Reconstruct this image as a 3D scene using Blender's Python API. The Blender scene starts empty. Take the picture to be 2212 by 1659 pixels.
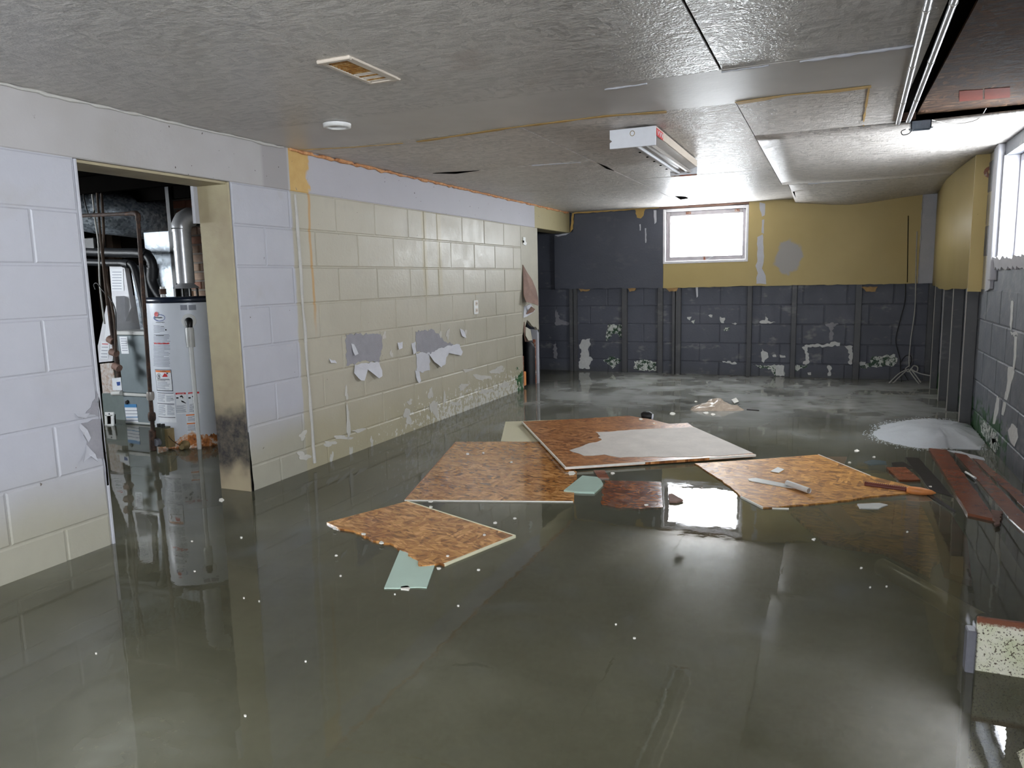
import bpy, bmesh, math, random
from mathutils import Vector, Matrix
random.seed(7)
sc = bpy.context.scene
COL = sc.collection

# ---------------------------------------------------------------- camera
F, YAW, PITCH, ROLL, CH = 1586.62, -0.4097, -0.1406, -0.0226, 1.0466
PW, PH = 2212.0, 1659.0
_f = Vector((math.sin(YAW)*math.cos(PITCH), math.cos(YAW)*math.cos(PITCH), math.sin(PITCH)))
_r0 = Vector((math.cos(YAW), -math.sin(YAW), 0)); _u0 = _r0.cross(_f)
_r = _r0*math.cos(ROLL) + _u0*math.sin(ROLL)
_u = -_r0*math.sin(ROLL) + _u0*math.cos(ROLL)
CAM = Vector((0, 0, CH))
cd = bpy.data.cameras.new('camera'); cam = bpy.data.objects.new('camera', cd); COL.objects.link(cam)
cd.sensor_fit = 'HORIZONTAL'; cd.sensor_width = 36.0; cd.lens = F/PW*36.0
cd.clip_start = 0.02; cd.clip_end = 60
m = Matrix((_r, _u, -_f)).transposed().to_4x4(); m.translation = CAM
cam.matrix_world = m
sc.camera = cam

# ---------------------------------------------------------------- world, exposure
wd = bpy.data.worlds.new('overcast'); sc.world = wd; wd.use_nodes = True
wd.node_tree.nodes['Background'].inputs[0].default_value = (0.80, 0.90, 1.0, 1)
wd.node_tree.nodes['Background'].inputs[1].default_value = 1.0
sc.view_settings.view_transform = 'Standard'; sc.view_settings.look = 'None'
sc.view_settings.exposure = 1.12; sc.view_settings.gamma = 1.0
sc.view_settings.use_curve_mapping = False
sc.cycles.use_denoising = True
sc.cycles.max_bounces = 7; sc.cycles.diffuse_bounces = 4; sc.cycles.glossy_bounces = 3
sc.cycles.use_adaptive_sampling = True; sc.cycles.adaptive_threshold = 0.12; sc.cycles.adaptive_min_samples = 20; sc.cycles.use_light_tree = False
sc.cycles.transparent_max_bounces = 12
sc.cycles.caustics_reflective = False; sc.cycles.caustics_refractive = False
sc.cycles.sample_clamp_indirect = 6.0
PANE_BACK, PANE_RIGHT, FILL_NEAR, FILL_SIDE, FILL_UTIL = 17.0, 14.0, 8.0, 44.0, 24.0     # pane glow: back and right windows; the other three are added unseen fill

# ---------------------------------------------------------------- measured planes of the room (metres, water level = 0)
XL, XR, YB = -2.699, 0.899, 7.988
ZB, ZC = 1.551, 1.7734            # underside of the beam, ceiling
YN = -2.6                         # near wall, behind the camera
ZF = -0.42                        # flooded floor slab
def hit(u, v, ax, val):
    d = _f*F + _r*(u-PW/2) - _u*(v-PH/2)
    t = (val-CAM[ax])/d[ax]
    return CAM + d*t
def LW(u, v, o=0.0): return hit(u, v, 0, XL+o)
def RW(u, v, o=0.0): return hit(u, v, 0, XR+o)
def BW(u, v, o=0.0): return hit(u, v, 1, YB+o)
def WA(u, v, z=0.0): return hit(u, v, 2, z)
def CE(u, v, o=0.0): return hit(u, v, 2, ZC+o)
def YP(u, v, y): return hit(u, v, 1, y)

# ---------------------------------------------------------------- node helpers
def S(r, g, b):
    f = lambda c: (c/255/12.92) if c <= 10 else ((c/255+0.055)/1.055)**2.4
    return (f(r), f(g), f(b), 1)
class NT:
    def __init__(s, name):
        s.m = bpy.data.materials.new(name); s.m.use_nodes = True
        s.t = s.m.node_tree; s.b = s.t.nodes['Principled BSDF']; s.out = s.t.nodes['Material Output']
    def n(s, ty, **kw):
        x = s.t.nodes.new(ty)
        for k, v in kw.items(): setattr(x, k, v)
        return x
    def put(s, sock, v):
        if isinstance(v, bpy.types.NodeSocket): s.t.links.new(v, sock)
        elif v is not None:
            if isinstance(v, (tuple, list)) and len(v) == 3 and len(getattr(sock, 'default_value', (0,)*3)) == 4: v = tuple(v)+(1,)
            sock.default_value = v
    def math(s, op, a, b=None, c=None, clamp=False):
        x = s.n('ShaderNodeMath', operation=op, use_clamp=clamp)
        s.put(x.inputs[0], a)
        if b is not None: s.put(x.inputs[1], b)
        if c is not None: s.put(x.inputs[2], c)
        return x.outputs[0]
    def pos(s): return s.n('ShaderNodeNewGeometry').outputs['Position']
    def obj(s): return s.n('ShaderNodeTexCoord').outputs['Object']
    def gen(s): return s.n('ShaderNodeTexCoord').outputs['Generated']
    def xyz(s, v):
        x = s.n('ShaderNodeSeparateXYZ'); s.put(x.inputs[0], v); return x.outputs
    def mapping(s, v, scale=(1, 1, 1), rot=(0, 0, 0), loc=(0, 0, 0)):
        x = s.n('ShaderNodeMapping'); s.put(x.inputs[0], v)
        x.inputs['Scale'].default_value = scale; x.inputs['Rotation'].default_value = rot; x.inputs['Location'].default_value = loc
        return x.outputs[0]
    def noise(s, v, scale, detail=3, rough=.55, dist=0.0):
        detail = min(detail, 3)
        x = s.n('ShaderNodeTexNoise'); s.put(x.inputs['Vector'], v)
        x.inputs['Scale'].default_value = scale; x.inputs['Detail'].default_value = detail
        x.inputs['Roughness'].default_value = rough; x.inputs['Distortion'].default_value = dist
        return x.outputs[0]
    def voro(s, v, scale, feature='F1', rnd=1.0, out='Distance', dim='2D'):
        x = s.n('ShaderNodeTexVoronoi', feature=feature, voronoi_dimensions=dim); s.put(x.inputs['Vector'], v)
        x.inputs['Scale'].default_value = scale; x.inputs['Randomness'].default_value = rnd
        return x.outputs[out]
    def ramp(s, v, stops, interp='LINEAR'):
        x = s.n('ShaderNodeValToRGB'); s.put(x.inputs[0], v); r = x.color_ramp; r.interpolation = interp
        while len(r.elements) < len(stops): r.elements.new(0.5)
        for e, (p, c) in zip(r.elements, stops):
            e.position = p
            e.color = (c, c, c, 1) if isinstance(c, (int, float)) else (tuple(c) if len(c) == 4 else tuple(c)+(1,))
        return x.outputs[0]
    def mix(s, f, a, b, blend='MIX'):
        x = s.n('ShaderNodeMix', data_type='RGBA', blend_type=blend)
        s.put(x.inputs[0], f); s.put(x.inputs[6], a); s.put(x.inputs[7], b)
        return x.outputs[2]
    def step(s, v, a, b): # smoothstep 0..1
        x = s.n('ShaderNodeMapRange', interpolation_type='SMOOTHSTEP')
        s.put(x.inputs[0], v); s.put(x.inputs[1], a); s.put(x.inputs[2], b)
        return x.outputs[0]
    def bump(s, h, strength=.3, dist=.01):
        x = s.n('ShaderNodeBump'); x.inputs['Strength'].default_value = strength
        x.inputs['Distance'].default_value = dist; s.put(x.inputs['Height'], h)
        s.t.links.new(x.outputs[0], s.b.inputs['Normal']); return x
    def base(s, c=None, rough=None, metal=None, spec=None):
        if c is not None: s.put(s.b.inputs['Base Color'], c)
        if rough is not None: s.put(s.b.inputs['Roughness'], rough)
        if metal is not None: s.put(s.b.inputs['Metallic'], metal)
        if spec is not None: s.put(s.b.inputs['Specular IOR Level'], spec)
        return s.m
def flakes(t, v, sc_=1.0):
    """oriented-strand flakes: long random chips lying in several directions; returns (value 0..1, pick)"""
    nz = t.n('ShaderNodeTexNoise'); t.put(nz.inputs['Vector'], v); nz.inputs['Scale'].default_value = 9*sc_
    add = t.n('ShaderNodeVectorMath', operation='MULTIPLY_ADD'); t.put(add.inputs[0], nz.outputs[1]); add.inputs[1].default_value = (.02, .02, .02); t.put(add.inputs[2], v)
    w = add.outputs[0]
    a = t.voro(t.mapping(w, (16*sc_, 75*sc_, 1), (0, 0, .25)), 1, out='Color')
    b = t.voro(t.mapping(w, (70*sc_, 18*sc_, 1), (0, 0, -.35)), 1, out='Color')
    c = t.voro(t.mapping(w, (22*sc_, 80*sc_, 1), (0, 0, -.7), (3, 1, 0)), 1, out='Color')
    p = t.voro(v, 17*sc_, out='Color'); ps = t.xyz(p)
    m1 = t.mix(t.math('GREATER_THAN', ps[0], .62), a, b)
    m2 = t.mix(t.math('GREATER_THAN', ps[1], .60), m1, c)
    return t.xyz(m2)[0]

M = {}
def plain(name, c, rough=.6, metal=0.0, var=.25, scale=14, bump=.08, spec=.4):
    t = NT(name); v = t.obj()
    n = t.noise(v, scale, 4); n2 = t.noise(v, scale*7, 2)
    f = t.math('ADD', t.math('MULTIPLY', n, .7), t.math('MULTIPLY', n2, .3))
    k = t.ramp(f, [(.25, 1-var), (.75, 1+var*.35)])
    t.base(t.mix(1.0, c, k, 'MULTIPLY'), rough, metal, spec)
    if bump: t.bump(n2, bump, .004)
    M[name] = t.m; return t.m

# ---- painted block of the left wall: white paint near the door, cream beyond the old partition line
def mk_left():
    t = NT('left_wall_paint'); P = t.pos(); x, y, z = t.xyz(P)
    n1 = t.noise(P, 1.6, 5); n2 = t.noise(P, 7, 5, .6); n3 = t.noise(P, 60, 3); nf = t.noise(P, 26, 4, .65)
    edge = t.math('ADD', y, t.math('MULTIPLY', t.math('SUBTRACT', n2, .5), .03))
    cream = t.step(edge, 3.262, 3.276)
    white = t.mix(n2, S(160, 160, 167), S(172, 172, 179))
    low = t.step(t.math('ADD', z, t.math('MULTIPLY', t.math('SUBTRACT', n1, .5), .35)), .42, .18)
    white = t.mix(low, white, t.mix(n2, S(160, 156, 142), S(148, 144, 130)))
    crm = t.mix(t.ramp(n1, [(.3, 0), (.7, 1)]), S(160, 154, 138), S(172, 166, 150))
    crm = t.mix(t.math('MULTIPLY', t.step(t.math('ADD', z, t.math('MULTIPLY', n2, .2)), .55, .1), .55), crm, S(154, 144, 110))
    # rust drip from the ceiling at the old partition
    drip = t.math('ABSOLUTE', t.math('SUBTRACT', t.math('ADD', y, t.math('MULTIPLY', t.math('SUBTRACT', t.noise(P, 5, 2), .5), .04)), 3.415))
    dm = t.math('MULTIPLY', t.step(drip, .016, .004), t.step(z, .70, 1.0))
    crm = t.mix(t.math('MULTIPLY', dm, .75), crm, S(176, 132, 62))
    # ghost stripe of removed pilaster
    for yy in (4.69, 4.91):
        d = t.math('ABSOLUTE', t.math('SUBTRACT', y, yy))
        crm = t.mix(t.math('MULTIPLY', t.math('MULTIPLY', t.step(d, .05, .02), t.step(z, .85, 1.05)), .5), crm, S(164, 152, 120))
    c = t.mix(cream, white, crm)
    # salt bloom and flaked paint low on the far end
    zone = t.math('MULTIPLY', t.step(z, .34, .02), t.step(y, 3.4, 5.2))
    fl = t.step(t.math('ADD', nf, t.math('MULTIPLY', zone, .24)), .70, .725)
    c = t.mix(t.math('MULTIPLY', fl, t.step(zone, .05, .2)), c, S(190, 188, 180))
    # algae at the far corner
    gz = t.math('MULTIPLY', t.step(y, 6.22, 6.36), t.step(z, .30, .14))
    g = t.step(t.math('ADD', t.noise(P, 14, 5, .7), t.math('MULTIPLY', gz, .22)), .68, .72)
    c = t.mix(t.math('MULTIPLY', g, t.step(gz, .2, .5)), c, S(36, 84, 44))
    # scuffs and dirt
    c = t.mix(t.math('MULTIPLY', t.step(t.noise(P, 3.2, 6, .7), .56, .78), .35), c, S(150, 145, 135))
    c = t.mix(t.step(t.noise(P, 38, 2), .77, .80), c, S(92, 84, 74))
    t.base(c, t.ramp(n2, [(.3, .38), (.7, .52)]), spec=.45)
    t.bump(t.math('ADD', t.math('MULTIPLY', n3, .5), t.math('MULTIPLY', nf, .8)), .28, .006)
    M['left'] = t.m
mk_left()

def mk_beam():
    t = NT('beam_paint'); P = t.pos(); x, y, z = t.xyz(P)
    n1 = t.noise(P, 2.2, 5, .6); n2 = t.noise(P, 20, 4); n3 = t.noise(P, 70, 2)
    c = t.mix(t.ramp(n1, [(.3, 0), (.7, 1)]), S(154, 150, 147), S(166, 163, 163))
    c = t.mix(t.step(t.math('ADD', y, t.math('MULTIPLY', n1, .2)), 3.3, 3.6), c, t.mix(n1, S(160, 158, 163), S(172, 170, 176)))
    c = t.mix(t.math('MULTIPLY', t.step(y, 3.05, 3.08), t.step(y, 3.265, 3.25)), c, S(146, 142, 142))
    e = t.math('ADD', y, t.math('MULTIPLY', t.math('SUBTRACT', t.noise(P, 9, 4), .5), .12))
    c = t.mix(t.math('MULTIPLY', t.step(y, 3.268, 3.274), t.step(e, 3.44, 3.42)), c, t.mix(n2, S(176, 140, 78), S(196, 164, 104)))
    c = t.mix(t.step(y, 6.862, 6.866), c, S(156, 145, 110))
    c = t.mix(t.step(n2, .70, .76), c, S(110, 104, 100))
    c = t.mix(t.step(t.noise(P, 46, 1), .76, .79), c, S(70, 62, 56))
    t.base(c, .55, spec=.35); t.bump(t.math('ADD', n2, t.math('MULTIPLY', n3, .4)), .2, .006); M['beam'] = t.m
mk_beam()

def mk_ceiling(name, ca, cb, rough, brown=False):
    t = NT(name); P = t.pos(); x, y, z = t.xyz(P)
    fv = flakes(t, P, 1.05)
    n1 = t.noise(P, 1.1, 5, .6); n2 = t.noise(P, 5, 4); n3 = t.noise(P, 30, 4, .7)
    if brown:
        c = t.mix(1, t.ramp(fv, [(.0, S(52, 36, 26)), (.5, S(76, 54, 39)), (.86, S(98, 72, 53)), (1, S(132, 104, 82))]), t.ramp(n2, [(.3, .75), (.7, 1.1)]), 'MULTIPLY')
    else:
        c = t.mix(t.ramp(n1, [(.3, 0), (.7, 1)]), ca, cb)
        c = t.mix(1, c, t.ramp(t.math('ADD', t.math('MULTIPLY', fv, .7), t.math('MULTIPLY', n3, .3)), [(.1, .70), (.5, 1.0), (.9, 1.2)]), 'MULTIPLY')
        # soot specks, strongest round the air register
        d = t.n('ShaderNodeVectorMath', operation='DISTANCE'); t.put(d.inputs[0], P); d.inputs[1].default_value = (-1.5, 2.23, ZC)
        near = t.step(d.outputs[1], .62, .15)
        sp = t.step(t.math('ADD', t.noise(t.mapping(P, (1, 1.6, 1)), 21, 4, .7), t.math('MULTIPLY', near, .14)), .74, .84)
        c = t.mix(t.math('MULTIPLY', sp, .62), c, S(52, 48, 44))
        c = t.mix(t.math('MULTIPLY', t.step(t.noise(P, 2.3, 3), .66, .75), .3), c, S(132, 106, 92))
    t.base(c, t.math('ADD', rough, t.math('MULTIPLY', fv, .16)), spec=.5 if not brown else .15)
    t.bump(t.math('ADD', fv, t.math('ADD', t.math('MULTIPLY', n3, .5), t.math('MULTIPLY', t.noise(P, 110, 2), .3))), 1.0 if not brown else .4, .008); M[name] = t.m
mk_ceiling('ceiling_osb', S(176, 172, 168), S(190, 186, 182), .28)
mk_ceiling('ceiling_far', S(186, 180, 174), S(198, 193, 188), .40)
mk_ceiling('ceiling_brown', None, None, .75, True)

def mk_strip():
    t = NT('ceiling_plaster'); P = t.pos(); n = t.noise(P, 3, 5); n2 = t.noise(P, 40, 3)
    c = t.mix(t.ramp(n, [(.3, 0), (.7, 1)]), S(178, 174, 170), S(192, 188, 184))
    t.base(c, .38, spec=.45); t.bump(n2, .12, .004); M['ceiling_plaster'] = t.m
mk_strip()

def mk_slate(name='slate', ca=S(72, 74, 84), cb=S(86, 88, 98), bloom=.5, right=False):
    t = NT(name); P = t.pos(); x, y, z = t.xyz(P)
    n1 = t.noise(P, 1.8, 5, .6); n2 = t.noise(P, 9, 5, .65); n3 = t.noise(P, 55, 3)
    c = t.mix(t.ramp(n1, [(.3, 0), (.7, 1)]), ca, cb)
    c = t.mix(t.math('MULTIPLY', t.step(t.noise(t.mapping(P, (1, 1, 1.8)), 4.5, 6, .7), .56, .74), bloom), c, S(150, 148, 148))
    wet = t.step(t.math('ADD', z, t.math('MULTIPLY', n2, .1)), .16, .04)
    c = t.mix(t.math('MULTIPLY', wet, .4), c, S(66, 66, 60))
    if right:
        gz = t.math('MULTIPLY', t.step(z, .30, .10), t.step(y, 4.2, 4.9))
        g = t.step(t.math('ADD', t.noise(P, 9, 5, .7), t.math('MULTIPLY', gz, .2)), .60, .67)
        c = t.mix(t.math('MULTIPLY', g, t.step(gz, .1, .5)), c, S(40, 78, 42))
    c = t.mix(t.step(t.noise(P, 40, 2), .76, .80), c, S(40, 40, 42))
    t.base(c, t.ramp(n2, [(.3, .42), (.7, .6)]), spec=.4); t.bump(t.math('ADD', n3, n2), .3, .006); M[name] = t.m
mk_slate('slate'); mk_slate('slate_right', S(88, 91, 99), S(112, 115, 122), .55, True)
mk_slate('slate_panel', S(74, 76, 85), S(80, 82, 92), .08)
mk_slate('slate_stud', S(72, 72, 76), S(84, 84, 86), .2)

def mk_yellow():
    t = NT('yellow_panel_paint'); P = t.pos(); x, y, z = t.xyz(P)
    n1 = t.noise(P, 1.5, 4); n2 = t.noise(P, 40, 3)
    c = t.mix(t.ramp(n1, [(.3, 0), (.7, 1)]), S(172, 152, 98), S(182, 162, 108))
    # fly specks
    sp = t.step(t.noise(t.mapping(P, (1, 1, .8)), 27, 2), .755, .79)
    c = t.mix(t.math('MULTIPLY', sp, t.step(z, 1.1, 1.5)), c, S(110, 90, 56))
    # scraped grey patch right of the window
    d = t.n('ShaderNodeVectorMath', operation='LENGTH')
    q = t.mapping(P, (1/.125, 0, 1/.165), loc=(.40/.125, 0, -1.215/.165))
    t.put(d.inputs[0], q)
    pm = t.step(t.math('ADD', d.outputs[1], t.math('MULTIPLY', t.math('SUBTRACT', t.noise(P, 12, 4), .5), .9)), 1.1, .85)
    c = t.mix(t.math('MULTIPLY', pm, t.step(y, 7.8, 7.9)), c, S(156, 152, 148))
    t.base(c, .5, spec=.4); t.bump(n2, .08, .003); M['yellow'] = t.m
mk_yellow()

def mk_osb(name, tint=(1, 1, 1), wet=.12, paint=False):
    t = NT(name); v = t.obj(); fv = flakes(t, v, .72); fv2 = flakes(t, t.mapping(v, rot=(0, 0, .5), loc=(5, 2, 0)), 1.3)
    n1 = t.noise(v, 3.5, 5, .65); n2 = t.noise(v, 25, 4)
    f = t.math('ADD', t.math('MULTIPLY', fv, .55), t.math('MULTIPLY', fv2, .45))
    c = t.ramp(f, [(.15, S(104, 68, 36)), (.4, S(142, 98, 54)), (.62, S(160, 116, 66)), (.85, S(186, 140, 90))])
    c = t.mix(t.math('MULTIPLY', t.step(n1, .52, .75), .4), c, S(106, 62, 34))
    c = t.mix(1, c, tuple(tint)+(1,), 'MULTIPLY')
    t.base(c, t.ramp(n2, [(.35, wet), (.7, wet+.12)]), spec=.55)
    t.bump(t.math('ADD', fv, fv2), .18, .003); M[name] = t.m
mk_osb('osb_wet', (1.42, 1.32, 1.2), .08); mk_osb('osb_gold', (1.40, 1.32, .86), .42); mk_osb('osb_sunk', (1.7, 1.5, .95), .42)
mk_osb('osb_dark', (.6, .40, .36), .12)

def mk_water():
    t = NT('murky_water'); P = t.pos(); x, y, z = t.xyz(P)
    n1 = t.noise(P, .75, 5, .6, .3); n2 = t.noise(P, 3.1, 5, .65, .4); n3 = t.noise(t.mapping(P, (1, 1.0, 1), (0, 0, .4)), 45, 3, .7)
    cloud = t.math('MULTIPLY', t.step(n1, .40, .70), t.ramp(n2, [(.3, .3), (.8, 1)]))
    silt = t.mix(cloud, S(134, 132, 110), S(152, 151, 134))
    film = t.math('MULTIPLY', t.step(n2, .50, .80), t.step(y, .4, 2.6))
    silt = t.mix(t.math('MULTIPLY', film, .8), silt, S(150, 154, 150))
    far = t.math('MULTIPLY', t.step(y, 4.2, 6.4), t.step(x, -2.9, -2.2))
    ice = t.math('MULTIPLY', far, t.step(t.noise(t.mapping(P, (1, 1, 1), loc=(2, 3, 0)), 1.7, 5, .65), .22, .62))
    silt = t.mix(t.math('MULTIPLY', ice, .85), silt, S(206, 208, 206))
    speck = t.step(n3, .60, .72)
    silt = t.mix(t.math('MULTIPLY', speck, .5), silt, S(172, 168, 140))
    dif = t.n('ShaderNodeBsdfDiffuse'); t.put(dif.inputs[0], silt)
    tr = t.n('ShaderNodeBsdfTransparent'); tr.inputs[0].default_value = S(236, 233, 214)
    m1 = t.n('ShaderNodeMixShader'); t.put(m1.inputs[0], t.math('ADD', t.math('ADD', .30, t.math('MULTIPLY', cloud, .42)), t.math('MULTIPLY', ice, .4), clamp=True))
    t.put(m1.inputs[1], tr.outputs[0]); t.put(m1.inputs[2], dif.outputs[0])
    gl = t.n('ShaderNodeBsdfGlossy')
    rg = t.math('ADD', .012, t.math('MULTIPLY', t.math('ADD', film, ice), .10)); t.put(gl.inputs['Roughness'], rg)
    bm = t.n('ShaderNodeBump'); bm.inputs['Strength'].default_value = .05; bm.inputs['Distance'].default_value = .01
    t.put(bm.inputs['Height'], t.math('ADD', t.noise(P, 5, 2), t.math('MULTIPLY', t.noise(P, 38, 2), .12)))
    t.t.links.new(bm.outputs[0], gl.inputs['Normal'])
    fr = t.n('ShaderNodeFresnel'); fr.inputs[0].default_value = 1.42
    m2 = t.n('ShaderNodeMixShader'); t.put(m2.inputs[0], fr.outputs[0]); t.put(m2.inputs[1], m1.outputs[0]); t.put(m2.inputs[2], gl.outputs[0])
    t.t.links.new(m2.outputs[0], t.out.inputs[0]); M['water'] = t.m
mk_water()

def mk_pane(name, strength):
    t = NT(name); P = t.pos(); n = t.noise(P, 6, 3)
    t.base((.9, .93, 1, 1), .4)
    t.put(t.b.inputs['Emission Color'], t.mix(n, (.86, .93, 1.0, 1), (.93, .97, 1.0, 1)))
    t.b.inputs['Emission Strength'].default_value = strength; M[name] = t.m
mk_pane('pane_back', PANE_BACK); mk_pane('pane_right', PANE_RIGHT); mk_pane('fill_pane_near', FILL_NEAR); mk_pane('fill_pane_side', FILL_SIDE); mk_pane('fill_pane_utility', FILL_UTIL)

def mk_jamb():
    t = NT('jamb_paint'); P = t.pos(); x, y, z = t.xyz(P)
    n1 = t.noise(P, 4, 5, .65); n2 = t.noise(P, 30, 4, .7)
    c = t.mix(t.ramp(n1, [(.35, 0), (.7, 1)]), S(160, 150, 120), S(140, 126, 102))
    zz = t.math('ADD', z, t.math('MULTIPLY', t.math('SUBTRACT', n1, .5), .3))
    mold = t.math('MULTIPLY', t.step(zz, .50, .38), t.step(zz, .02, .10))
    c = t.mix(t.math('MULTIPLY', mold, t.ramp(n2, [(.35, 1), (.75, .7)])), c, S(34, 29, 31))
    c = t.mix(t.math('MULTIPLY', t.step(zz, .16, .06), .7), c, S(150, 136, 112))
    t.base(c, .6); t.bump(n2, .25, .006); M['jamb'] = t.m
mk_jamb()

def mk_rust(name, ca, cb, cc, rough=.75, metal=.2, scale=18):
    t = NT(name); v = t.pos(); n = t.noise(v, scale, 5, .7); n2 = t.noise(v, scale*3, 3)
    c = t.ramp(n, [(.32, ca), (.52, cb), (.72, cc)])
    t.base(c, rough, metal); t.bump(n2, .3, .004); M[name] = t.m
mk_rust('iron_pipe', S(44, 34, 30), S(66, 50, 42), S(104, 74, 56))
mk_rust('rust_band', S(226, 222, 212), S(196, 120, 56), S(96, 54, 28), .7, 0, 26)
mk_rust('rust_pale', S(206, 204, 204), S(190, 176, 166), S(160, 124, 104), .7, 0, 40)
mk_rust('rusty_slat', S(120, 78, 26), S(150, 104, 44), S(196, 170, 120), .6, 0, 30)
mk_rust('rust_edge', S(150, 70, 40), S(120, 84, 66), S(200, 190, 180), .7, 0, 20)
mk_rust('foam_bead', S(150, 96, 58), S(186, 132, 88), S(206, 160, 112), .8, 0, 30)

def mk_galv():
    t = NT('galvanised'); v = t.obj(); c1 = t.voro(v, 60, out='Color', dim='3D'); s = t.xyz(c1)[0]; n = t.noise(v, 5, 4)
    c = t.mix(s, S(100, 108, 116), S(176, 184, 192)); c = t.mix(t.math('MULTIPLY', n, .4), c, S(90, 98, 106))
    t.base(c, t.ramp(s, [(0, .28), (1, .5)]), .35); M['galv'] = t.m
mk_galv()

def mk_mold():
    t = NT('mouldy_white_board'); P = t.pos(); n = t.noise(P, 170, 4, .7); n1 = t.noise(P, 14, 4)
    c = t.mix(t.ramp(n1, [(.35, 0), (.7, 1)]), S(224, 220, 204), S(196, 200, 162))
    c = t.mix(t.step(t.math('ADD', n, t.math('MULTIPLY', n1, .16)), .64, .70), c, S(70, 56, 40))
    z = t.xyz(P)[2]
    c = t.mix(t.step(t.math('ADD', z, t.math('MULTIPLY', n, .02)), .134, .146), c, S(120, 70, 46))
    t.base(c, .65); t.bump(n, .3, .004); M['mold'] = t.m
mk_mold()

def mk_boardB():
    t = NT('half_painted_osb'); v = t.obj(); P = t.pos(); fv = flakes(t, v, .72); fv2 = flakes(t, t.mapping(v, rot=(0, 0, .5), loc=(5, 2, 0)), 1.3)
    n1 = t.noise(v, 3.2, 5, .65)
    f = t.math('ADD', t.math('MULTIPLY', fv, .55), t.math('MULTIPLY', fv2, .45))
    c = t.ramp(f, [(.15, S(112, 66, 34)), (.4, S(156, 100, 54)), (.62, S(176, 118, 68)), (.88, S(200, 144, 94))])
    c = t.mix(t.math('MULTIPLY', t.step(n1, .55, .8), .6), c, S(84, 46, 26))
    t.base(c, .33, spec=.5); t.bump(t.math('ADD', fv, fv2), .18, .003); M['osb_b'] = t.m
mk_boardB()

plain('white_metal', S(214, 214, 218), .4, 0, .12); plain('window_wood', S(226, 224, 228), .5, 0, .15, 20)
plain('sash_wood', S(168, 162, 164), .55, 0, .2, 20); plain('white_plastic', S(222, 222, 220), .4, 0, .08); plain('pale_plastic', S(200, 200, 196), .35, 0, .12)
plain('heater_white', S(222, 226, 234), .30, 0, .06, 3, .02, .5); plain('navy_rim', S(30, 38, 54), .3)
plain('sticker', S(226, 228, 232), .45, 0, .06, 30, 0); plain('ink', S(70, 74, 84), .6, 0, .1, 30, 0); plain('ink_grey', S(150, 154, 166), .6, 0, .1, 30, 0)
plain('ink_black', S(24, 24, 28), .6, 0, .1, 30, 0); plain('ink_red', S(196, 44, 48), .5, 0, .1, 30, 0); plain('ink_blue', S(40, 72, 140), .5, 0, .1, 30, 0)
plain('ink_orange', S(226, 120, 48), .5, 0, .1, 30, 0); plain('ink_sky', S(70, 130, 180), .5, 0, .12, 30, 0)
plain('furnace_grey', S(122, 132, 136), .45, .1, .14, 6, .03); plain('furnace_lower', S(120, 130, 128), .45, 0, .2, 6, .04)
plain('black_pipe', S(26, 27, 30), .5, 0, .2); plain('black_rubber', S(22, 21, 20), .5, 0, .2); plain('flue_steel', S(206, 206, 208), .3, .45, .25, 9)
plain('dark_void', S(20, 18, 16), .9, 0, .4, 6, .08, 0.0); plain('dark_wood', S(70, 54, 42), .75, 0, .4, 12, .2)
plain('chimney_brick', S(196, 168, 146), .8, 0, .35, 9, .4); plain('chimney_brick_red', S(176, 130, 110), .8, 0, .35, 9, .4); plain('mortar', S(150, 142, 134), .9, 0, .25)
plain('valve_olive', S(98, 98, 82), .5, .2, .3, 20); plain('brass', S(170, 150, 110), .4, .6, .3)
plain('fixture_white', S(226, 228, 234), .4, 0, .08, 6, .02); plain('fixture_grey', S(168, 162, 156), .35, .1, .2); plain('fixture_cream', S(206, 194, 180), .4, 0, .12)
plain('wood_red', S(134, 80, 56), .22, 0, .35, 10, .1); plain('wood_brown', S(178, 118, 74), .3, 0, .3, 10, .1); plain('wood_black', S(30, 24, 20), .4, 0, .4, 12, .2)
plain('mint_board', S(178, 200, 186), .28, 0, .07, 6, .03); plain('cream_board', S(214, 208, 178), .3, 0, .06, 6, .03)
plain('foam_white', S(190, 194, 198), .9, 0, .08, 60, .5); plain('plastic_bag', S(196, 178, 160), .25, 0, .35, 22, .5)
plain('orange_wood', S(226, 146, 84), .4, 0, .15, 30, .1); plain('hose_red', S(110, 52, 40), .45, 0, .2, 30); plain('blue_plastic', S(40, 110, 170), .4)
plain('flake_white', S(226, 222, 212), .6, 0, .1); plain('peel_white', S(186, 186, 192), .55, 0, .1, 20, .1); plain('peel_warm', S(184, 181, 174), .55, 0, .12, 20, .1); plain('bare_grey', S(140, 138, 144), .6, 0, .2, 16, .2)
plain('torn_brown', S(132, 104, 92), .75, 0, .35, 12, .2); plain('plaster_end', S(164, 158, 142), .5, 0, .12, 6, .05)
plain('peel_slate', S(206, 206, 204), .6, 0, .18, 40, .15); plain('cable_black', S(20, 20, 20), .5); plain('cable_white', S(178, 176, 170), .5)
plain('box_steel', S(120, 128, 138), .4, .6, .2); plain('rail_steel', S(190, 190, 192), .38, .5, .25, 40); plain('gap_black', S(14, 13, 12), .9, 0, .2, 14, 0, 0.0)
plain('stamp_red', S(122, 52, 36), .8, 0, .2, 30, 0, .1); plain('silt_floor', S(118, 116, 90), .9, 0, .3, 4, .2)
plain('board_paint', S(206, 199, 191), .7, 0, .18, 7, .15, .2); plain('white_strip', S(172, 172, 178), .5, 0, .12, 10, .1); plain('sealant', S(176, 173, 168), .5, 0, .15, 25, .2); plain('tan_drip', S(184, 150, 86), .6, 0, .2, 20, .1)
plain('insulation', S(176, 142, 96), .9, 0, .4, 30, .6); plain('grey_trim', S(120, 120, 128), .35, .2, .2); plain('tube_dim', S(238, 240, 226), .5, 0, .1)
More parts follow.
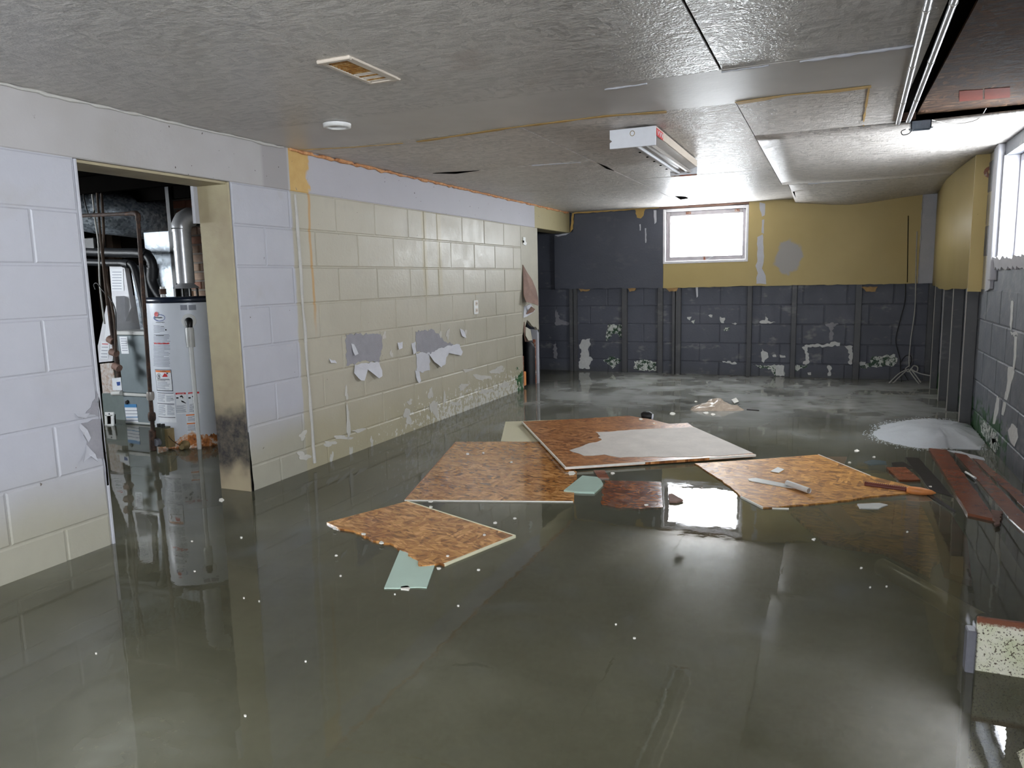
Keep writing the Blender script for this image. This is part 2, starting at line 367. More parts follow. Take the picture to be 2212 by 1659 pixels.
def mk_green():
    t = NT('algae_patch'); v = t.pos(); n = t.noise(v, 34, 5, .75)
    t.base(t.ramp(n, [(.40, S(30, 66, 40)), (.47, S(44, 58, 48)), (.52, S(196, 200, 192)), (.7, S(214, 214, 210))]), .6); M['algae'] = t.m
mk_green()

# ---------------------------------------------------------------- mesh helpers
class MB:
    def __init__(s): s.v = []; s.f = []; s.sm = []
    def add(s, vs, fs, smooth=False):
        o = len(s.v); s.v += [tuple(p) for p in vs]; s.f += [tuple(i+o for i in f) for f in fs]; s.sm += [smooth]*len(fs); return s
    def box(s, x0, y0, z0, x1, y1, z1, bv=0.0):
        if x0 > x1: x0, x1 = x1, x0
        if y0 > y1: y0, y1 = y1, y0
        if z0 > z1: z0, z1 = z1, z0
        if bv <= 0:
            vs = [(x0, y0, z0), (x1, y0, z0), (x1, y1, z0), (x0, y1, z0), (x0, y0, z1), (x1, y0, z1), (x1, y1, z1), (x0, y1, z1)]
            return s.add(vs, [(0, 3, 2, 1), (4, 5, 6, 7), (0, 1, 5, 4), (1, 2, 6, 5), (2, 3, 7, 6), (3, 0, 4, 7)])
        bm = bmesh.new(); bmesh.ops.create_cube(bm, size=1)
        for v in bm.verts: v.co = Vector(((x0+x1)/2+v.co.x*(x1-x0), (y0+y1)/2+v.co.y*(y1-y0), (z0+z1)/2+v.co.z*(z1-z0)))
        bmesh.ops.bevel(bm, geom=bm.edges[:], offset=min(bv, .45*min(x1-x0, y1-y0, z1-z0)), segments=1, affect='EDGES')
        bm.verts.index_update()
        s.add([v.co for v in bm.verts], [[v.index for v in f.verts] for f in bm.faces]); bm.free(); return s
    def prism(s, pts, nrm):
        """flat polygon (list of Vector) thickened by vector nrm"""
        nrm = Vector(nrm); a = [Vector(p) for p in pts]; n = len(a)
        N = Vector()
        for i in range(n): N += a[i].cross(a[(i+1) % n])
        if N.dot(nrm) < 0: a.reverse()
        vs = a + [p+nrm for p in a]
        return s.add(vs, [tuple(reversed(range(n))), tuple(range(n, 2*n))] + [(i, (i+1) % n, n+(i+1) % n, n+i) for i in range(n)])
    def tube(s, pts, r, n=10, caps=True):
        pts = [Vector(p) for p in pts]; rs = r if isinstance(r, (list, tuple)) else [r]*len(pts)
        up = None; vs = []
        for i, p in enumerate(pts):
            d = (pts[min(i+1, len(pts)-1)]-pts[max(i-1, 0)]).normalized()
            if up is None: up = d.orthogonal().normalized()
            up = (up-d*up.dot(d)).normalized(); w = d.cross(up)
            vs += [p+(up*math.cos(2*math.pi*k/n)+w*math.sin(2*math.pi*k/n))*rs[i] for k in range(n)]
        fs = [(i*n+k, i*n+(k+1) % n, (i+1)*n+(k+1) % n, (i+1)*n+k) for i in range(len(pts)-1) for k in range(n)]
        s.add(vs, fs, True)
        if caps:
            s.add(vs[:n], [tuple(reversed(range(n)))]); s.add(vs[-n:], [tuple(range(n))])
        return s
    def lathe(s, prof, c, n=32, ax=None):
        c = Vector(c); vs = []
        for r, z in prof: vs += [c+Vector((r*math.cos(2*math.pi*k/n), r*math.sin(2*math.pi*k/n), z)) for k in range(n)]
        s.add(vs, [(i*n+k, i*n+(k+1) % n, (i+1)*n+(k+1) % n, (i+1)*n+k) for i in range(len(prof)-1) for k in range(n)], True); return s
    def mesh(s, name):
        me = bpy.data.meshes.new(name); me.from_pydata(s.v, [], s.f)
        me.polygons.foreach_set('use_smooth', s.sm); me.update(); return me
def link(name, data, mat=None, parent=None, **props):
    o = bpy.data.objects.new(name, data); COL.objects.link(o)
    if mat is not None and data is not None and not data.materials: data.materials.append(M[mat] if isinstance(mat, str) else mat)
    if parent is not None: o.parent = parent
    for k, v in props.items(): o[k] = v
    return o
def obj(name, mb, mat, parent=None, **props): return link(name, mb.mesh(name), mat, parent, **props)
def origin(o):
    """move a free mesh's origin to the middle of its footprint so object textures and pivots sit on the thing"""
    me = o.data; n = len(me.vertices); c = Vector()
    for v in me.vertices: c += v.co
    c /= n; c.z = min(v.co.z for v in me.vertices)
    for v in me.vertices: v.co -= c
    o.location = c; return o
def ragged(pts, amp, step, seed=0, edges=None):
    """subdivide polygon edges and jitter them in the polygon's plane"""
    rd = random.Random(seed); pts = [Vector(p) for p in pts]; n = len(pts); out = []
    N = Vector()
    for i in range(n): N += pts[i].cross(pts[(i+1) % n])
    N.normalize()
    for i in range(n):
        a, b = pts[i], pts[(i+1) % n]; out.append(a)
        if edges is not None and i not in edges: continue
        d = b-a; k = int(d.length/step); side = N.cross(d.normalized())
        for j in range(1, k): out.append(a+d*((j+rd.uniform(-.3, .3))/k)+side*rd.uniform(-amp, amp))
    return out
def smooth_path(pts, k=6):
    P = [Vector(p) for p in pts]; P = [P[0]]+P+[P[-1]]; out = []
    for i in range(1, len(P)-2):
        a, b, c, d = P[i-1], P[i], P[i+1], P[i+2]
        for j in range(k):
            t = j/k; out.append(.5*((2*b)+(c-a)*t+(2*a-5*b+4*c-d)*t*t+(3*b-a-3*c+d)*t**3))
    out.append(P[-2]); return out
STR = dict(kind='structure')
def empty(name, loc, **props):
    o = bpy.data.objects.new(name, None); COL.objects.link(o); o.location = loc; o.empty_display_size = .1
    for k, v in props.items(): o[k] = v
    return o
def rel(e): return -Vector(e.location)
class MBo(MB):
    """mesh builder writing coordinates relative to a parent empty"""
    def __init__(s, e): super().__init__(); s.o = Vector(e.location)
    def add(s, vs, fs, smooth=False): return super().add([Vector(p)-s.o for p in vs], fs, smooth)

# ================================================================ THE SHELL
obj('floor', MB().box(-6.7, YN-.2, ZF-.1, 1.2, 8.3, ZF), 'silt_floor', label='flooded basement floor slab under silt', category='floor', **STR)
wat = obj('flood_water', MB().box(-6.6, YN, ZF+.004, XR+.05, YB+.06, 0.0), 'water', label='murky olive flood water standing across the whole basement', category='water', kind='stuff')

wat.data.materials.append(M['silt_floor'])
for p_ in wat.data.polygons: p_.material_index = 0 if p_.normal.z > .5 else 1

# ---------------------------------------------------------------- left wall of painted concrete block
BLK = {}
def block_mesh(L, H, T=.012, b=.006, key='x'):
    k = (round(L, 3), round(H, 3), key)
    if k in BLK: return BLK[k]
    # lies in the YZ plane, face at +X (rotated per wall); footprint centred
    h, l = H/2, L/2
    vs = [(0, -l, -h), (0, l, -h), (0, l, h), (0, -l, h), (T-b*.6, -l, -h), (T-b*.6, l, -h), (T-b*.6, l, h), (T-b*.6, -l, h),
          (T, -l+b, -h+b), (T, l-b, -h+b), (T, l-b, h-b), (T, -l+b, h-b)]
    fs = [(0, 1, 5, 4), (1, 2, 6, 5), (2, 3, 7, 6), (3, 0, 4, 7), (4, 5, 9, 8), (5, 6, 10, 9), (6, 7, 11, 10), (7, 4, 8, 11), (8, 9, 10, 11)]
    me = bpy.data.meshes.new('block'); me.from_pydata(vs, [], fs); me.update(); BLK[k] = me; return me
def course(parent, mat, rot, cuts, z0, z1, place, gap=.0055, rd=random):
    for a, b in zip(cuts[:-1], cuts[1:]):
        if b-a < .03: continue
        me = block_mesh(b-a-gap, z1-z0-gap, key=mat)
        o = link('block', me, mat, parent)
        o.location = place((a+b)/2, (z0+z1)/2, rd.uniform(-.0012, .0012)); o.rotation_euler = (0, 0, rot)
FACE = .012
wl = obj('wall_left', MB().box(XL-.20, YN, ZF, XL-.004, 2.02, ZB).box(XL-.20, 2.836, ZF, XL-.004, 6.50, ZB), 'left',
         label='painted concrete block wall, white near the doorway and cream beyond', category='wall', **STR)
CH_ = .2032
for k in range(1, 10):
    z1 = ZB-CH_*(k-1); z0 = ZB-CH_*k
    if z0 < -.3: break
    off = .192 if k % 2 == 0 else .398
    cuts = [2.02]; yy = 2.02-off
    while yy > YN: cuts.append(yy); yy -= .4075
    cuts.append(YN); cuts.reverse()
    course(wl, 'left', 0, cuts, z0, z1, lambda c, z, j: (XL-FACE+j, c, z))
    st = 3.66 if k % 2 else 3.46
    cuts = [2.836]+[st+.4075*i for i in range(-3, 9) if 2.9 < st+.4075*i < 6.44]+[6.50]
    if k <= 3: cuts = sorted(set(cuts+[4.69 if k != 2 else 4.91]))
    course(wl, 'left', 0, cuts, z0, z1, lambda c, z, j: (XL-FACE+j, c, z))
# door jambs (far one mouldy), lintel underside
obj('jamb', MB().box(XL-.205, 2.822, ZF, XL-.004, 2.832, ZB-.002, .002), 'jamb', wl, label='tan painted doorway jamb with black mould near the water')
obj('jamb', MB().box(XL-.205, 2.022, ZF, XL+.002, 2.034, ZB-.002, .002), 'white_strip', wl)
obj('lintel', MB().box(XL-.205, 2.022, ZB-.012, XL-.02, 2.834, ZB-.001), 'jamb', wl)
obj('door_stop', MB().box(XL-.225, 2.80, 1.36, XL-.206, 2.834, ZB-.01), 'white_strip', wl)
obj('crack', MB().prism(ragged([(XL+.0005, 2.826, -.05), (XL+.0005, 2.844, -.05), (XL+.0005, 2.838, .15), (XL+.0005, 2.832, .31), (XL+.0005, 2.829, .31), (XL+.0005, 2.829, .15)], .003, .04, 6), (.001, 0, 0)), 'gap_black', wl, label='black crack along the jamb')
obj('crack', MB().prism(ragged([(XL+.003, 2.020, .25), (XL+.003, 2.028, .25), (XL+.003, 2.026, .6), (XL+.003, 2.022, .62)], .002, .04, 7), (.001, 0, 0)), 'gap_black', wl)
# sealant line at the old partition, from beam to water
rd = random.Random(3)
pts = [LW(637+(679-637)*t+rd.uniform(-.8, .8), 420+(1000-420)*t, .002) for t in [i/14 for i in range(15)]]
obj('sealant_bead', MB().tube(pts, [.010*rd.uniform(.6, 1.2) for _ in pts], 6), 'sealant', wl)
# peeled paint on the cream wall: bare patch (thin), and curled flaps hanging off it
def patch(parent, mat, pix, plane, nrm, th, amp=.009, step=.02, seed=1, name='peeled_patch'):
    P_ = [plane(u, v) for u, v in pix]
    return obj(name, MB().prism(ragged(P_, amp, step, seed), Vector(nrm)*th), mat, parent)
patch(wl, 'bare_grey', [(747, 722), (822, 722), (826, 745), (818, 785), (790, 778), (748, 790)], LW, (1, 0, 0), .002)
patch(wl, 'bare_grey', [(898, 716), (935, 712), (962, 738), (985, 745), (978, 756), (930, 765), (900, 760)], LW, (1, 0, 0), .002, seed=2)
patch(wl, 'peel_white', [(898, 762), (928, 762), (928, 800), (900, 806)], LW, (1, 0, 0), .0025, seed=8)
def flap(parent, mat, pix, plane, nrm, lift, seed=1, name='paint_flap', th=.0015):
    """torn paint skin: fixed along its top edge, curling away from the wall towards its lower tips"""
    P_ = ragged([plane(u, v) for u, v in pix], .006, .025, seed); nv = Vector(nrm)
    zt = max(p.z for p in P_); zb = min(p.z for p in P_); c = sum(P_, Vector())/len(P_)
    mb = MB(); f = [p+nv*(.003+lift*((zt-p.z)/(zt-zb))**1.6) for p in P_]; c = c+nv*(.003+lift*.25)
    n = len(f); mb.add(f+[c]+[p-nv*th for p in f]+[c-nv*th], [(i, (i+1) % n, n) for i in range(n)]+[((i+1) % n+n+1, i+n+1, 2*n+1) for i in range(n)]+[(i, i+n+1, (i+1) % n+n+1, (i+1) % n) for i in range(n)])
    return obj(name, mb, mat, parent)
flap(wl, 'peel_white', [(766, 788), (790, 784), (818, 783), (821, 800), (818, 812), (810, 817), (803, 808), (797, 800), (790, 796), (783, 806), (779, 822), (769, 818), (762, 806)], LW, (1, 0, 0), .030, 1)
flap(wl, 'peel_white', [(925, 765), (950, 752), (978, 745), (992, 744), (997, 760), (992, 768), (982, 758), (968, 762), (960, 772), (956, 786), (945, 794), (934, 782), (930, 774)], LW, (1, 0, 0), .030, 2)
flap(wl, 'peel_white', [(896, 800), (905, 803), (906, 822), (901, 828), (897, 815)], LW, (1, 0, 0), .015, 3)
flap(wl, 'peel_white', [(758, 742), (764, 744), (770, 764), (762, 768)], LW, (1, 0, 0), .015, 4)
flap(wl, 'peel_white', [(888, 742), (897, 738), (896, 760), (889, 766)], LW, (1, 0, 0), .015, 5)
flap(wl, 'peel_white', [(858, 740), (869, 738), (866, 752), (858, 755)], LW, (1, 0, 0), .012, 6)
flap(wl, 'peel_white', [(993, 710), (1002, 716), (1004, 730), (996, 726)], LW, (1, 0, 0), .012, 7)
flap(wl, 'peel_white', [(710, 774), (722, 778), (724, 785), (712, 784)], LW, (1, 0, 0), .012, 8)
def blob_pix(u, v, w, h, seed, n=22):
    rd = random.Random(seed); ph = [rd.uniform(0, 6.3) for _ in range(4)]; out = []
    for k in range(n):
        t = 2*math.pi*k/n; r = 1+.28*math.sin(2*t+ph[0])+.22*math.sin(3*t+ph[1])+.16*math.sin(5*t+ph[2])+rd.uniform(-.14, .14)
        out.append((u+w*r*math.cos(t), v+h*r*math.sin(t)))
    return out
for i, (a, b, w, h) in enumerate([(880, 898, 8, 15), (938, 882, 7, 20), (752, 915, 4, 32), (748, 850, 3, 14), (950, 730, 5, 10), (830, 725, 3, 10), (930, 720, 5, 8), (967, 722, 4, 9), (845, 765, 3, 8), (1005, 720, 3, 8), (712, 958, 14, 5), (740, 945, 20, 4), (655, 985, 12, 9), (654, 940, 7, 9), (775, 930, 12, 4), (885, 868, 5, 6), (930, 850, 4, 14), (960, 860, 3, 12), (1000, 835, 10, 6), (1040, 815, 14, 7), (1075, 800, 12, 8), (1050, 845, 14, 5), (1090, 832, 10, 5), (985, 872, 8, 4), (716, 990, 3, 14), (758, 975, 3, 12), (803, 955, 3, 10), (1010, 800, 8, 4)]):
    obj('peeled_patch', MB().prism([LW(*q_) for q_ in blob_pix(a, b, w, h, 20+i)], (.0018, 0, 0)), 'peel_warm', wl)
# flaked corner of the white wall beside the doorway: bare concrete and lifted edges
patch(wl, 'bare_grey', [(207, 845), (214, 900), (190, 895), (180, 905), (196, 880)], LW, (1, 0, 0), .002, seed=31)
patch(wl, 'bare_grey', [(217, 905), (226, 990), (204, 985), (186, 970), (182, 930), (172, 915), (190, 912)], LW, (1, 0, 0), .002, seed=32)
flap(wl, 'left', [(172, 914), (186, 928), (190, 945), (183, 955), (178, 940), (170, 925)], LW, (1, 0, 0), .02, 33)
flap(wl, 'left', [(186, 960), (202, 980), (204, 996), (192, 985), (178, 995), (174, 998)], LW, (1, 0, 0), .018, 34)
flap(wl, 'left', [(160, 893), (192, 892), (180, 903), (165, 900)], LW, (1, 0, 0), .015, 35)

# ---------------------------------------------------------------- beam over the wall, running to the back wall
tb = obj('trim_1', MB().box(XL-.20, YN, ZB, XL, 7.93, ZC+.02, .004), 'beam', label='long concrete beam along the ceiling edge, grey with a tan far end', category='beam', **STR)
rd = random.Random(5)
pts = []; y = 3.28
while y < 7.9:
    pts.append((XL+.006+rd.uniform(-.004, .005), y, ZC-.006+rd.uniform(-.006, .003))); y += rd.uniform(.025, .06)
obj('foam_bead', MB().tube(pts, [.010*rd.uniform(.5, 1.5) for _ in pts], 6), 'foam_bead', tb, label='orange expanding foam bead along the ceiling line')
pts = []; y = 0.9
while y < 3.27:
    pts.append((XL+.004+rd.uniform(-.003, .003), y, ZC-.004+rd.uniform(-.004, .002))); y += rd.uniform(.03, .07)
obj('plaster_bead', MB().tube(pts, [.007*rd.uniform(.4, 1.4) for _ in pts], 6), 'sealant', tb)

# ---------------------------------------------------------------- torn end of the left wall
we = obj('trim_2', MB().prism(ragged([(XL-.03, 6.50, .52), (XL-.03, 6.50, ZB), (XL-.03, 6.935, ZB), (XL-.03, 6.935, .50), (XL-.03, 6.84, .58), (XL-.03, 6.74, .60), (XL-.03, 6.62, .66)], .012, .05, 2, [3, 4, 5, 6]), (.028, 0, 0)),
         'plaster_end', label='smooth plastered wall end, torn open near the water', category='wall', **STR)
obj('back_board', MB().box(XL-.20, 6.505, ZF, XL-.13, 6.93, ZB), 'dark_void', we)
obj('edge_strip', MB().box(XL-.12, 6.895, ZF, XL-.002, 6.935, .55, .004), 'white_strip', we)
obj('edge_strip', MB().box(XL-.04, 6.855, ZF, XL-.012, 6.872, .45, .003), 'rust_edge', we)
obj('edge_strip', MB().box(XL-.05, 6.50, ZF, XL-.004, 6.525, .32, .003), 'rust_edge', we)
obj('torn_board', MB().box(XL-.03, 6.53, .02, XL-.012, 6.60, .16, .006), 'orange_wood', we)
def tri_flap(name, mat, pix, offs, th, parent):
    P_ = [LW(u, v, o) for (u, v), o in zip(pix, offs)]; n = len(P_); c = sum(P_, Vector())/n
    mb = MB(); mb.add(P_+[c]+[p-Vector((th, 0, 0)) for p in P_]+[c-Vector((th, 0, 0))],
        [(i, (i+1) % n, n) for i in range(n)]+[((i+1) % n+n+1, i+n+1, 2*n+1) for i in range(n)]+[(i, i+n+1, (i+1) % n+n+1, (i+1) % n) for i in range(n)])
    return obj(name, mb, mat, parent)
tri_flap('torn_flap', 'torn_brown', [(1130, 572), (1140, 590), (1150, 605), (1158, 625), (1162, 642), (1163, 660), (1150, 655), (1137, 652), (1132, 640), (1131, 610)], [.004, .02, .04, .06, .09, .10, .07, .05, .03, .015], .006, we)
tri_flap('torn_flap', 'torn_brown', [(1136, 680), (1148, 662), (1156, 668), (1152, 674)], [.01, .05, .06, .05], .005, we)
tri_flap('torn_flap', 'peel_white', [(1133, 662), (1147, 656), (1156, 672), (1138, 684), (1131, 686)], [.005, .015, .03, .02, .006], .005, we)
tri_flap('torn_flap', 'plaster_end', [(1136, 706), (1146, 712), (1150, 735), (1142, 736), (1136, 725)], [.004, .02, .04, .05, .03], .005, we)
tri_flap('torn_flap', 'torn_brown', [(1133, 695), (1137, 720), (1144, 738), (1135, 738), (1132, 715)], [.003, .01, .02, .02, .01], .005, we)
c = LW(1146, 826, -.07)
obj('drain_pipe', MB().tube([(c.x, c.y, ZF), (c.x, c.y, .36), (c.x-.004, c.y-.004, .40), (c.x-.012, c.y-.01, .43)], [.055, .055, .047, .025], 16), 'black_pipe',
    label='black drain pipe standing inside the torn wall end', category='pipe')

# ---------------------------------------------------------------- back wall: block below, furred panels above, one window
WX0, WX1, WZ0, WZ1 = -1.645, -.795, 1.185, 1.735
Y0 = YB
wb = obj('wall_back', MB().box(-4.6, Y0+.006, ZF, 1.05, Y0+.2, .96).box(-4.6, Y0+.006, .96, WX0, Y0+.2, 1.95).box(WX1, Y0+.006, .96, 1.05, Y0+.2, 1.95)
         .box(WX0, Y0+.006, .96, WX1, Y0+.2, WZ0).box(WX0, Y0+.006, WZ1, WX1, Y0+.2, 1.95), 'slate', label='slate painted block back wall with furring studs and panels', category='wall', **STR)
for k in range(0, 6):
    z1 = .136+.2*(5-k); z0 = z1-.2
    if z0 < -.3: break
    cuts = [-3.3]; yy = -3.3+(.2 if k % 2 else .4)
    while yy < 1.0: cuts.append(yy); yy += .4064
    cuts.append(1.0)
    course(wb, 'slate', -math.pi/2, cuts, z0, z1, lambda c, z, j: (c, Y0+FACE+j, z))
for a, b in [(-2.721, -2.68), (-2.672, -2.633), (-2.111, -2.054), (-1.715, -1.66), (-1.56, -1.528), (-1.52, -1.466), (-.787, -.74), (-.358, -.310), (.222, .280), (.845, .892)]:
    obj('stud', MB().box(a, Y0-.048, ZF, b, Y0-.002, .95, .003), 'slate_stud', wb)
PY0, PY1 = Y0-.062, Y0-.049
def bpanel(name, mat, poly, edges, seed, amp=.007, **kw):
    P_ = ragged([Vector((x, PY1, z)) for x, z in poly], amp, .045, seed, edges)
    return obj(name, MB().prism(P_, (0, PY0-PY1, 0)), mat, wb, **kw)
bpanel('panel', 'slate_panel', [(-2.885, .932), (-1.655, .925), (-1.655, 1.735), (-1.655, ZC-.008), (-2.64, ZC-.02), (-2.66, 1.56), (-2.885, 1.53)], [0, 3], 41, label='slate grey wall panel left of the window')
bpanel('panel', 'yellow', [(-1.653, .925), (-.80, .932), (.745, .928), (.748, 1.775), (-.792, 1.775), (-.792, WZ0-.004), (-1.653, WZ0-.004)], [0, 1], 42, .004, label='yellow wall panel under and right of the window')
bpanel('panel', 'white_strip', [(.750, .928), (.876, .930), (.876, 1.775), (.752, 1.775)], [0, 1, 3], 44, .003, label='white filler panel in the corner')
obj('panel_edge', MB().tube([(.749+random.uniform(-.003, .003), PY0-.002, .93+.84*i/22) for i in range(23)], [.004*random.uniform(.4, 1.5) for _ in range(23)], 6), 'sealant', wb)
obj('crack_line', MB().tube([Vector(YP(1962-2*i/8, 466+18*i, PY0-.002)) for i in range(9)], .0035, 6), 'gap_black', wb, label='dark cable pinned over the yellow panel')
BP = lambda u, v: hit(u, v, 1, PY0)
for i, pix in enumerate([[(1641, 437), (1653, 440), (1652, 465), (1646, 468), (1641, 452)], [(1646, 475), (1651, 474), (1650, 505), (1645, 503)], [(1636, 512), (1648, 506), (1650, 560), (1646, 580), (1654, 596), (1655, 614), (1634, 613), (1634, 600), (1637, 590), (1632, 574), (1636, 565)]]):
    patch(wb, 'peel_white', pix, BP, (0, -1, 0), .0022, .004, .03, 50+i)
patch(wb, 'tan_drip', [(1372, 452), (1394, 452), (1390, 466), (1384, 472), (1376, 470)], BP, (0, -1, 0), .003, .006, .02, 55)
patch(wb, 'tan_drip', [(1236, 460), (1240, 460), (1238, 495), (1232, 502)], BP, (0, -1, 0), .003, .004, .02, 56)
patch(wb, 'tan_drip', [(1240, 457), (1432, 446), (1432, 449), (1240, 462)], BP, (0, -1, 0), .003, .004, .05, 64)
for i, pix in enumerate([[(1412, 454), (1418, 454), (1418, 480), (1414, 484)], [(1381, 485), (1384, 484), (1384, 498), (1382, 498)], [(1393, 493), (1396, 493), (1396, 524), (1394, 525)], [(1198, 508), (1232, 502), (1222, 508), (1205, 511)]]):
    patch(wb, 'peel_white', pix, BP, (0, -1, 0), .002, .003, .03, 57+i)
# frayed insulation under the panels
for i, (u, w_) in enumerate([(1262, 16), (1452, 14), (1878, 18), (1365, 10)]):
    patch(wb, 'insulation', [(u-w_, 620), (u+w_, 619), (u+w_*.7, 628+i % 3), (u-w_*.4, 630)], lambda a, b: hit(a, b, 1, Y0-.03), (0, -1, 0), .02, .006, .02, 61+i, 'insulation')
obj('wood_sliver', MB().prism([YP(1503, 620, Y0-.05), YP(1508, 620, Y0-.05), YP(1508, 640, Y0-.05), YP(1505, 643, Y0-.05)], (0, -.008, 0)), 'peel_white', wb)
# peeled patches on the block
BK = lambda u, v: hit(u, v, 1, Y0)
for i, (mt, pix) in enumerate([
    ('peel_slate', [(1258, 733), (1275, 731), (1276, 742), (1270, 755), (1272, 770), (1280, 775), (1272, 790), (1274, 797), (1252, 796), (1252, 775), (1256, 758), (1251, 745)]),
    ('algae', [(1315, 701), (1344, 702), (1344, 733), (1338, 728), (1332, 720), (1322, 722), (1312, 737), (1309, 730)]),
    ('algae', [(1303, 778), (1320, 770), (1342, 778), (1330, 790), (1323, 797), (1316, 788)]),
    ('algae', [(1370, 780), (1398, 777), (1418, 782), (1418, 800), (1392, 801), (1370, 797)]),
    ('peel_slate', [(1646, 753), (1655, 760), (1660, 772), (1652, 778), (1650, 784), (1645, 780), (1644, 766)]),
    ('algae', [(1632, 788), (1660, 789), (1690, 790), (1695, 812), (1672, 810), (1665, 797), (1640, 794)]),
    ('peel_slate', [(1676, 790), (1694, 790), (1695, 812), (1676, 811)]),
    ('peel_slate', [(1738, 746), (1760, 744), (1792, 743), (1800, 738), (1815, 740), (1814, 747), (1790, 748), (1760, 750), (1738, 752)]),
    ('peel_slate', [(1732, 750), (1745, 749), (1747, 785), (1738, 787), (1734, 786), (1740, 775), (1738, 757)]),
    ('peel_slate', [(1824, 747), (1842, 748), (1843, 770), (1838, 788), (1833, 786), (1836, 765), (1828, 752)]),
    ('algae', [(1718, 790), (1745, 788), (1735, 796), (1718, 801)]),
    ('peel_slate', [(1788, 789), (1796, 792), (1794, 812), (1788, 812)]),
    ('peel_slate', [(1744, 805), (1752, 804), (1752, 810), (1746, 810)]),
    ('algae', [(1858, 790), (1880, 784), (1886, 770), (1910, 768), (1934, 766), (1938, 780), (1930, 791), (1890, 793), (1860, 796)]),
    ('peel_slate', [(1855, 783), (1870, 782), (1868, 788), (1858, 790)]),
    ('peel_slate', [(1484, 685), (1494, 684), (1490, 692)]), ('peel_slate', [(1555, 684), (1566, 686), (1564, 698), (1556, 694)]),
    ('algae', [(1564, 705), (1576, 707), (1574, 714), (1566, 716)]), ('peel_slate', [(1580, 698), (1592, 699), (1588, 702)]),
    ('peel_slate', [(1530, 681), (1539, 680), (1538, 686)]), ('algae', [(1493, 694), (1502, 690), (1499, 700)]),
    ('peel_slate', [(1668, 768), (1676, 766), (1677, 771), (1670, 771)]), ('peel_slate', [(1684, 766), (1696, 768), (1697, 772), (1685, 772)]),
    ('peel_slate', [(1560, 780), (1590, 783), (1592, 786), (1562, 783)]),
    ('bare_grey', [(1202, 668), (1210, 690), (1232, 698), (1228, 702), (1200, 702), (1199, 680)]),
    ('bare_grey', [(1195, 745), (1202, 742), (1204, 775), (1196, 772)]),
    ('peel_slate', [(1654, 676), (1658, 692), (1676, 696), (1650, 699), (1640, 696), (1652, 692)]),
    ('bare_grey', [(1782, 700), (1800, 696), (1812, 700), (1800, 706), (1798, 735), (1792, 736), (1792, 712)]),
    ]):
    patch(wb, mt, pix, BK, (0, -1, 0), .002+.00007*i, .011, .018, 80+i)

# window 1 (back wall)
w1 = empty('window_1', ((WX0+WX1)/2, Y0+.04, WZ0), label='small white framed basement window blazing with daylight in the back wall', category='window', **STR)
def frame_rect(mb, x0, x1, z0, z1, y0, y1, w, bv=.004):
    mb.box(x0, y0, z0, x0+w, y1, z1, bv).box(x1-w, y0, z0, x1, y1, z1, bv).box(x0+w, y0, z1-w, x1-w, y1, z1, bv).box(x0+w, y0, z0, x1-w, y1, z0+w, bv); return mb
obj('casing', frame_rect(MBo(w1), WX0-.012, WX1+.006, WZ0-.006, WZ1+.012, Y0-.068, Y0+.10, .028), 'window_wood', w1)
sx0, sx1, sz0, sz1 = WX0+.018, WX1-.024, WZ0+.020, WZ1-.018
YS = Y0-.045
obj('sash', MBo(w1).box(sx0, YS, sz0, sx0+.045, Y0+.04, sz1, .004).box(sx1-.032, YS, sz0, sx1, Y0+.04, sz1, .004).box(sx0+.045, YS, sz1-.045, sx1-.032, Y0+.04, sz1, .004).box(sx0+.045, YS, sz0, sx1-.032, Y0+.04, sz0+.045, .004), 'sash_wood', w1)
obj('pane', MBo(w1).box(sx0+.03, Y0-.030, sz0+.03, sx1-.02, Y0-.024, sz1-.03), 'pane_back', w1)
for x in (-1.42, -.93): obj('hinge', MBo(w1).box(x, YS-.008, sz1-.030, x+.05, YS+.001, sz1-.004, .002), 'rust_edge', w1)
obj('latch', MBo(w1).box(-1.235, YS-.008, sz0+.004, -1.215, YS+.001, sz0+.046, .002), 'rust_edge', w1)
obj('paint_tear', MBo(w1).prism([(-1.21, YS-.002, sz0+.006), (-1.13, YS-.002, sz0+.05), (-1.12, YS-.002, sz0+.045), (-1.20, YS-.002, sz0+.0)], (0, -.004, 0)), 'peel_white', w1)
obj('wood_lath', MB().prism(ragged([(-1.70, Y0-.064, 1.752), (-.79, Y0-.064, 1.752), (-.79, Y0-.064, ZC), (-1.70, Y0-.064, ZC)], .004, .08, 3, [0]), (0, -.006, 0)), 'torn_brown', wb)

# ---------------------------------------------------------------- right wall: bare block, window 2, unseen window 3 added as fill light, studs and panels in the far corner
W2 = [(4.16, 5.20), (-1.15, .15)]; RZ0, RZ1 = 1.10, 1.70
mb = MB().box(XR+.006, YN, ZF, XR+.22, 8.2, RZ0).box(XR+.006, YN, RZ1, XR+.22, 8.2, 1.95)
ys = [YN]+[v for w in sorted(W2) for v in w]+[8.2]
for a, b in zip(ys[0::2], ys[1::2]): mb.box(XR+.006, a, RZ0, XR+.22, b, RZ1)
wr = obj('wall_right', mb, 'slate_right', label='bare slate grey block wall along the right with peeling paint and algae', category='wall', **STR)
for k in range(0, 10):
    z1 = .923+.2*(4-k)+.003; z0 = z1-.2
    if z1 > 1.12 and z0 < RZ0: z0, z1 = 1.123, 1.323
    if z0 < -.3: break
    z1 = min(z1, ZC+.02)
    for (a, b) in ([(YN, 8.0)] if z1 <= RZ0+.03 else list(zip(ys[0::2], ys[1::2]))):
        cuts = [a]; yy = 5.42-.4064*20+(.2 if k % 2 else 0)
        while yy < b-.04:
            if yy > a+.04: cuts.append(yy)
            yy += .4064
        cuts.append(min(b, 8.0))
        course(wr, 'slate_right', math.pi, cuts, z0, z1, lambda c, z, j: (XR+FACE+j, c, z))
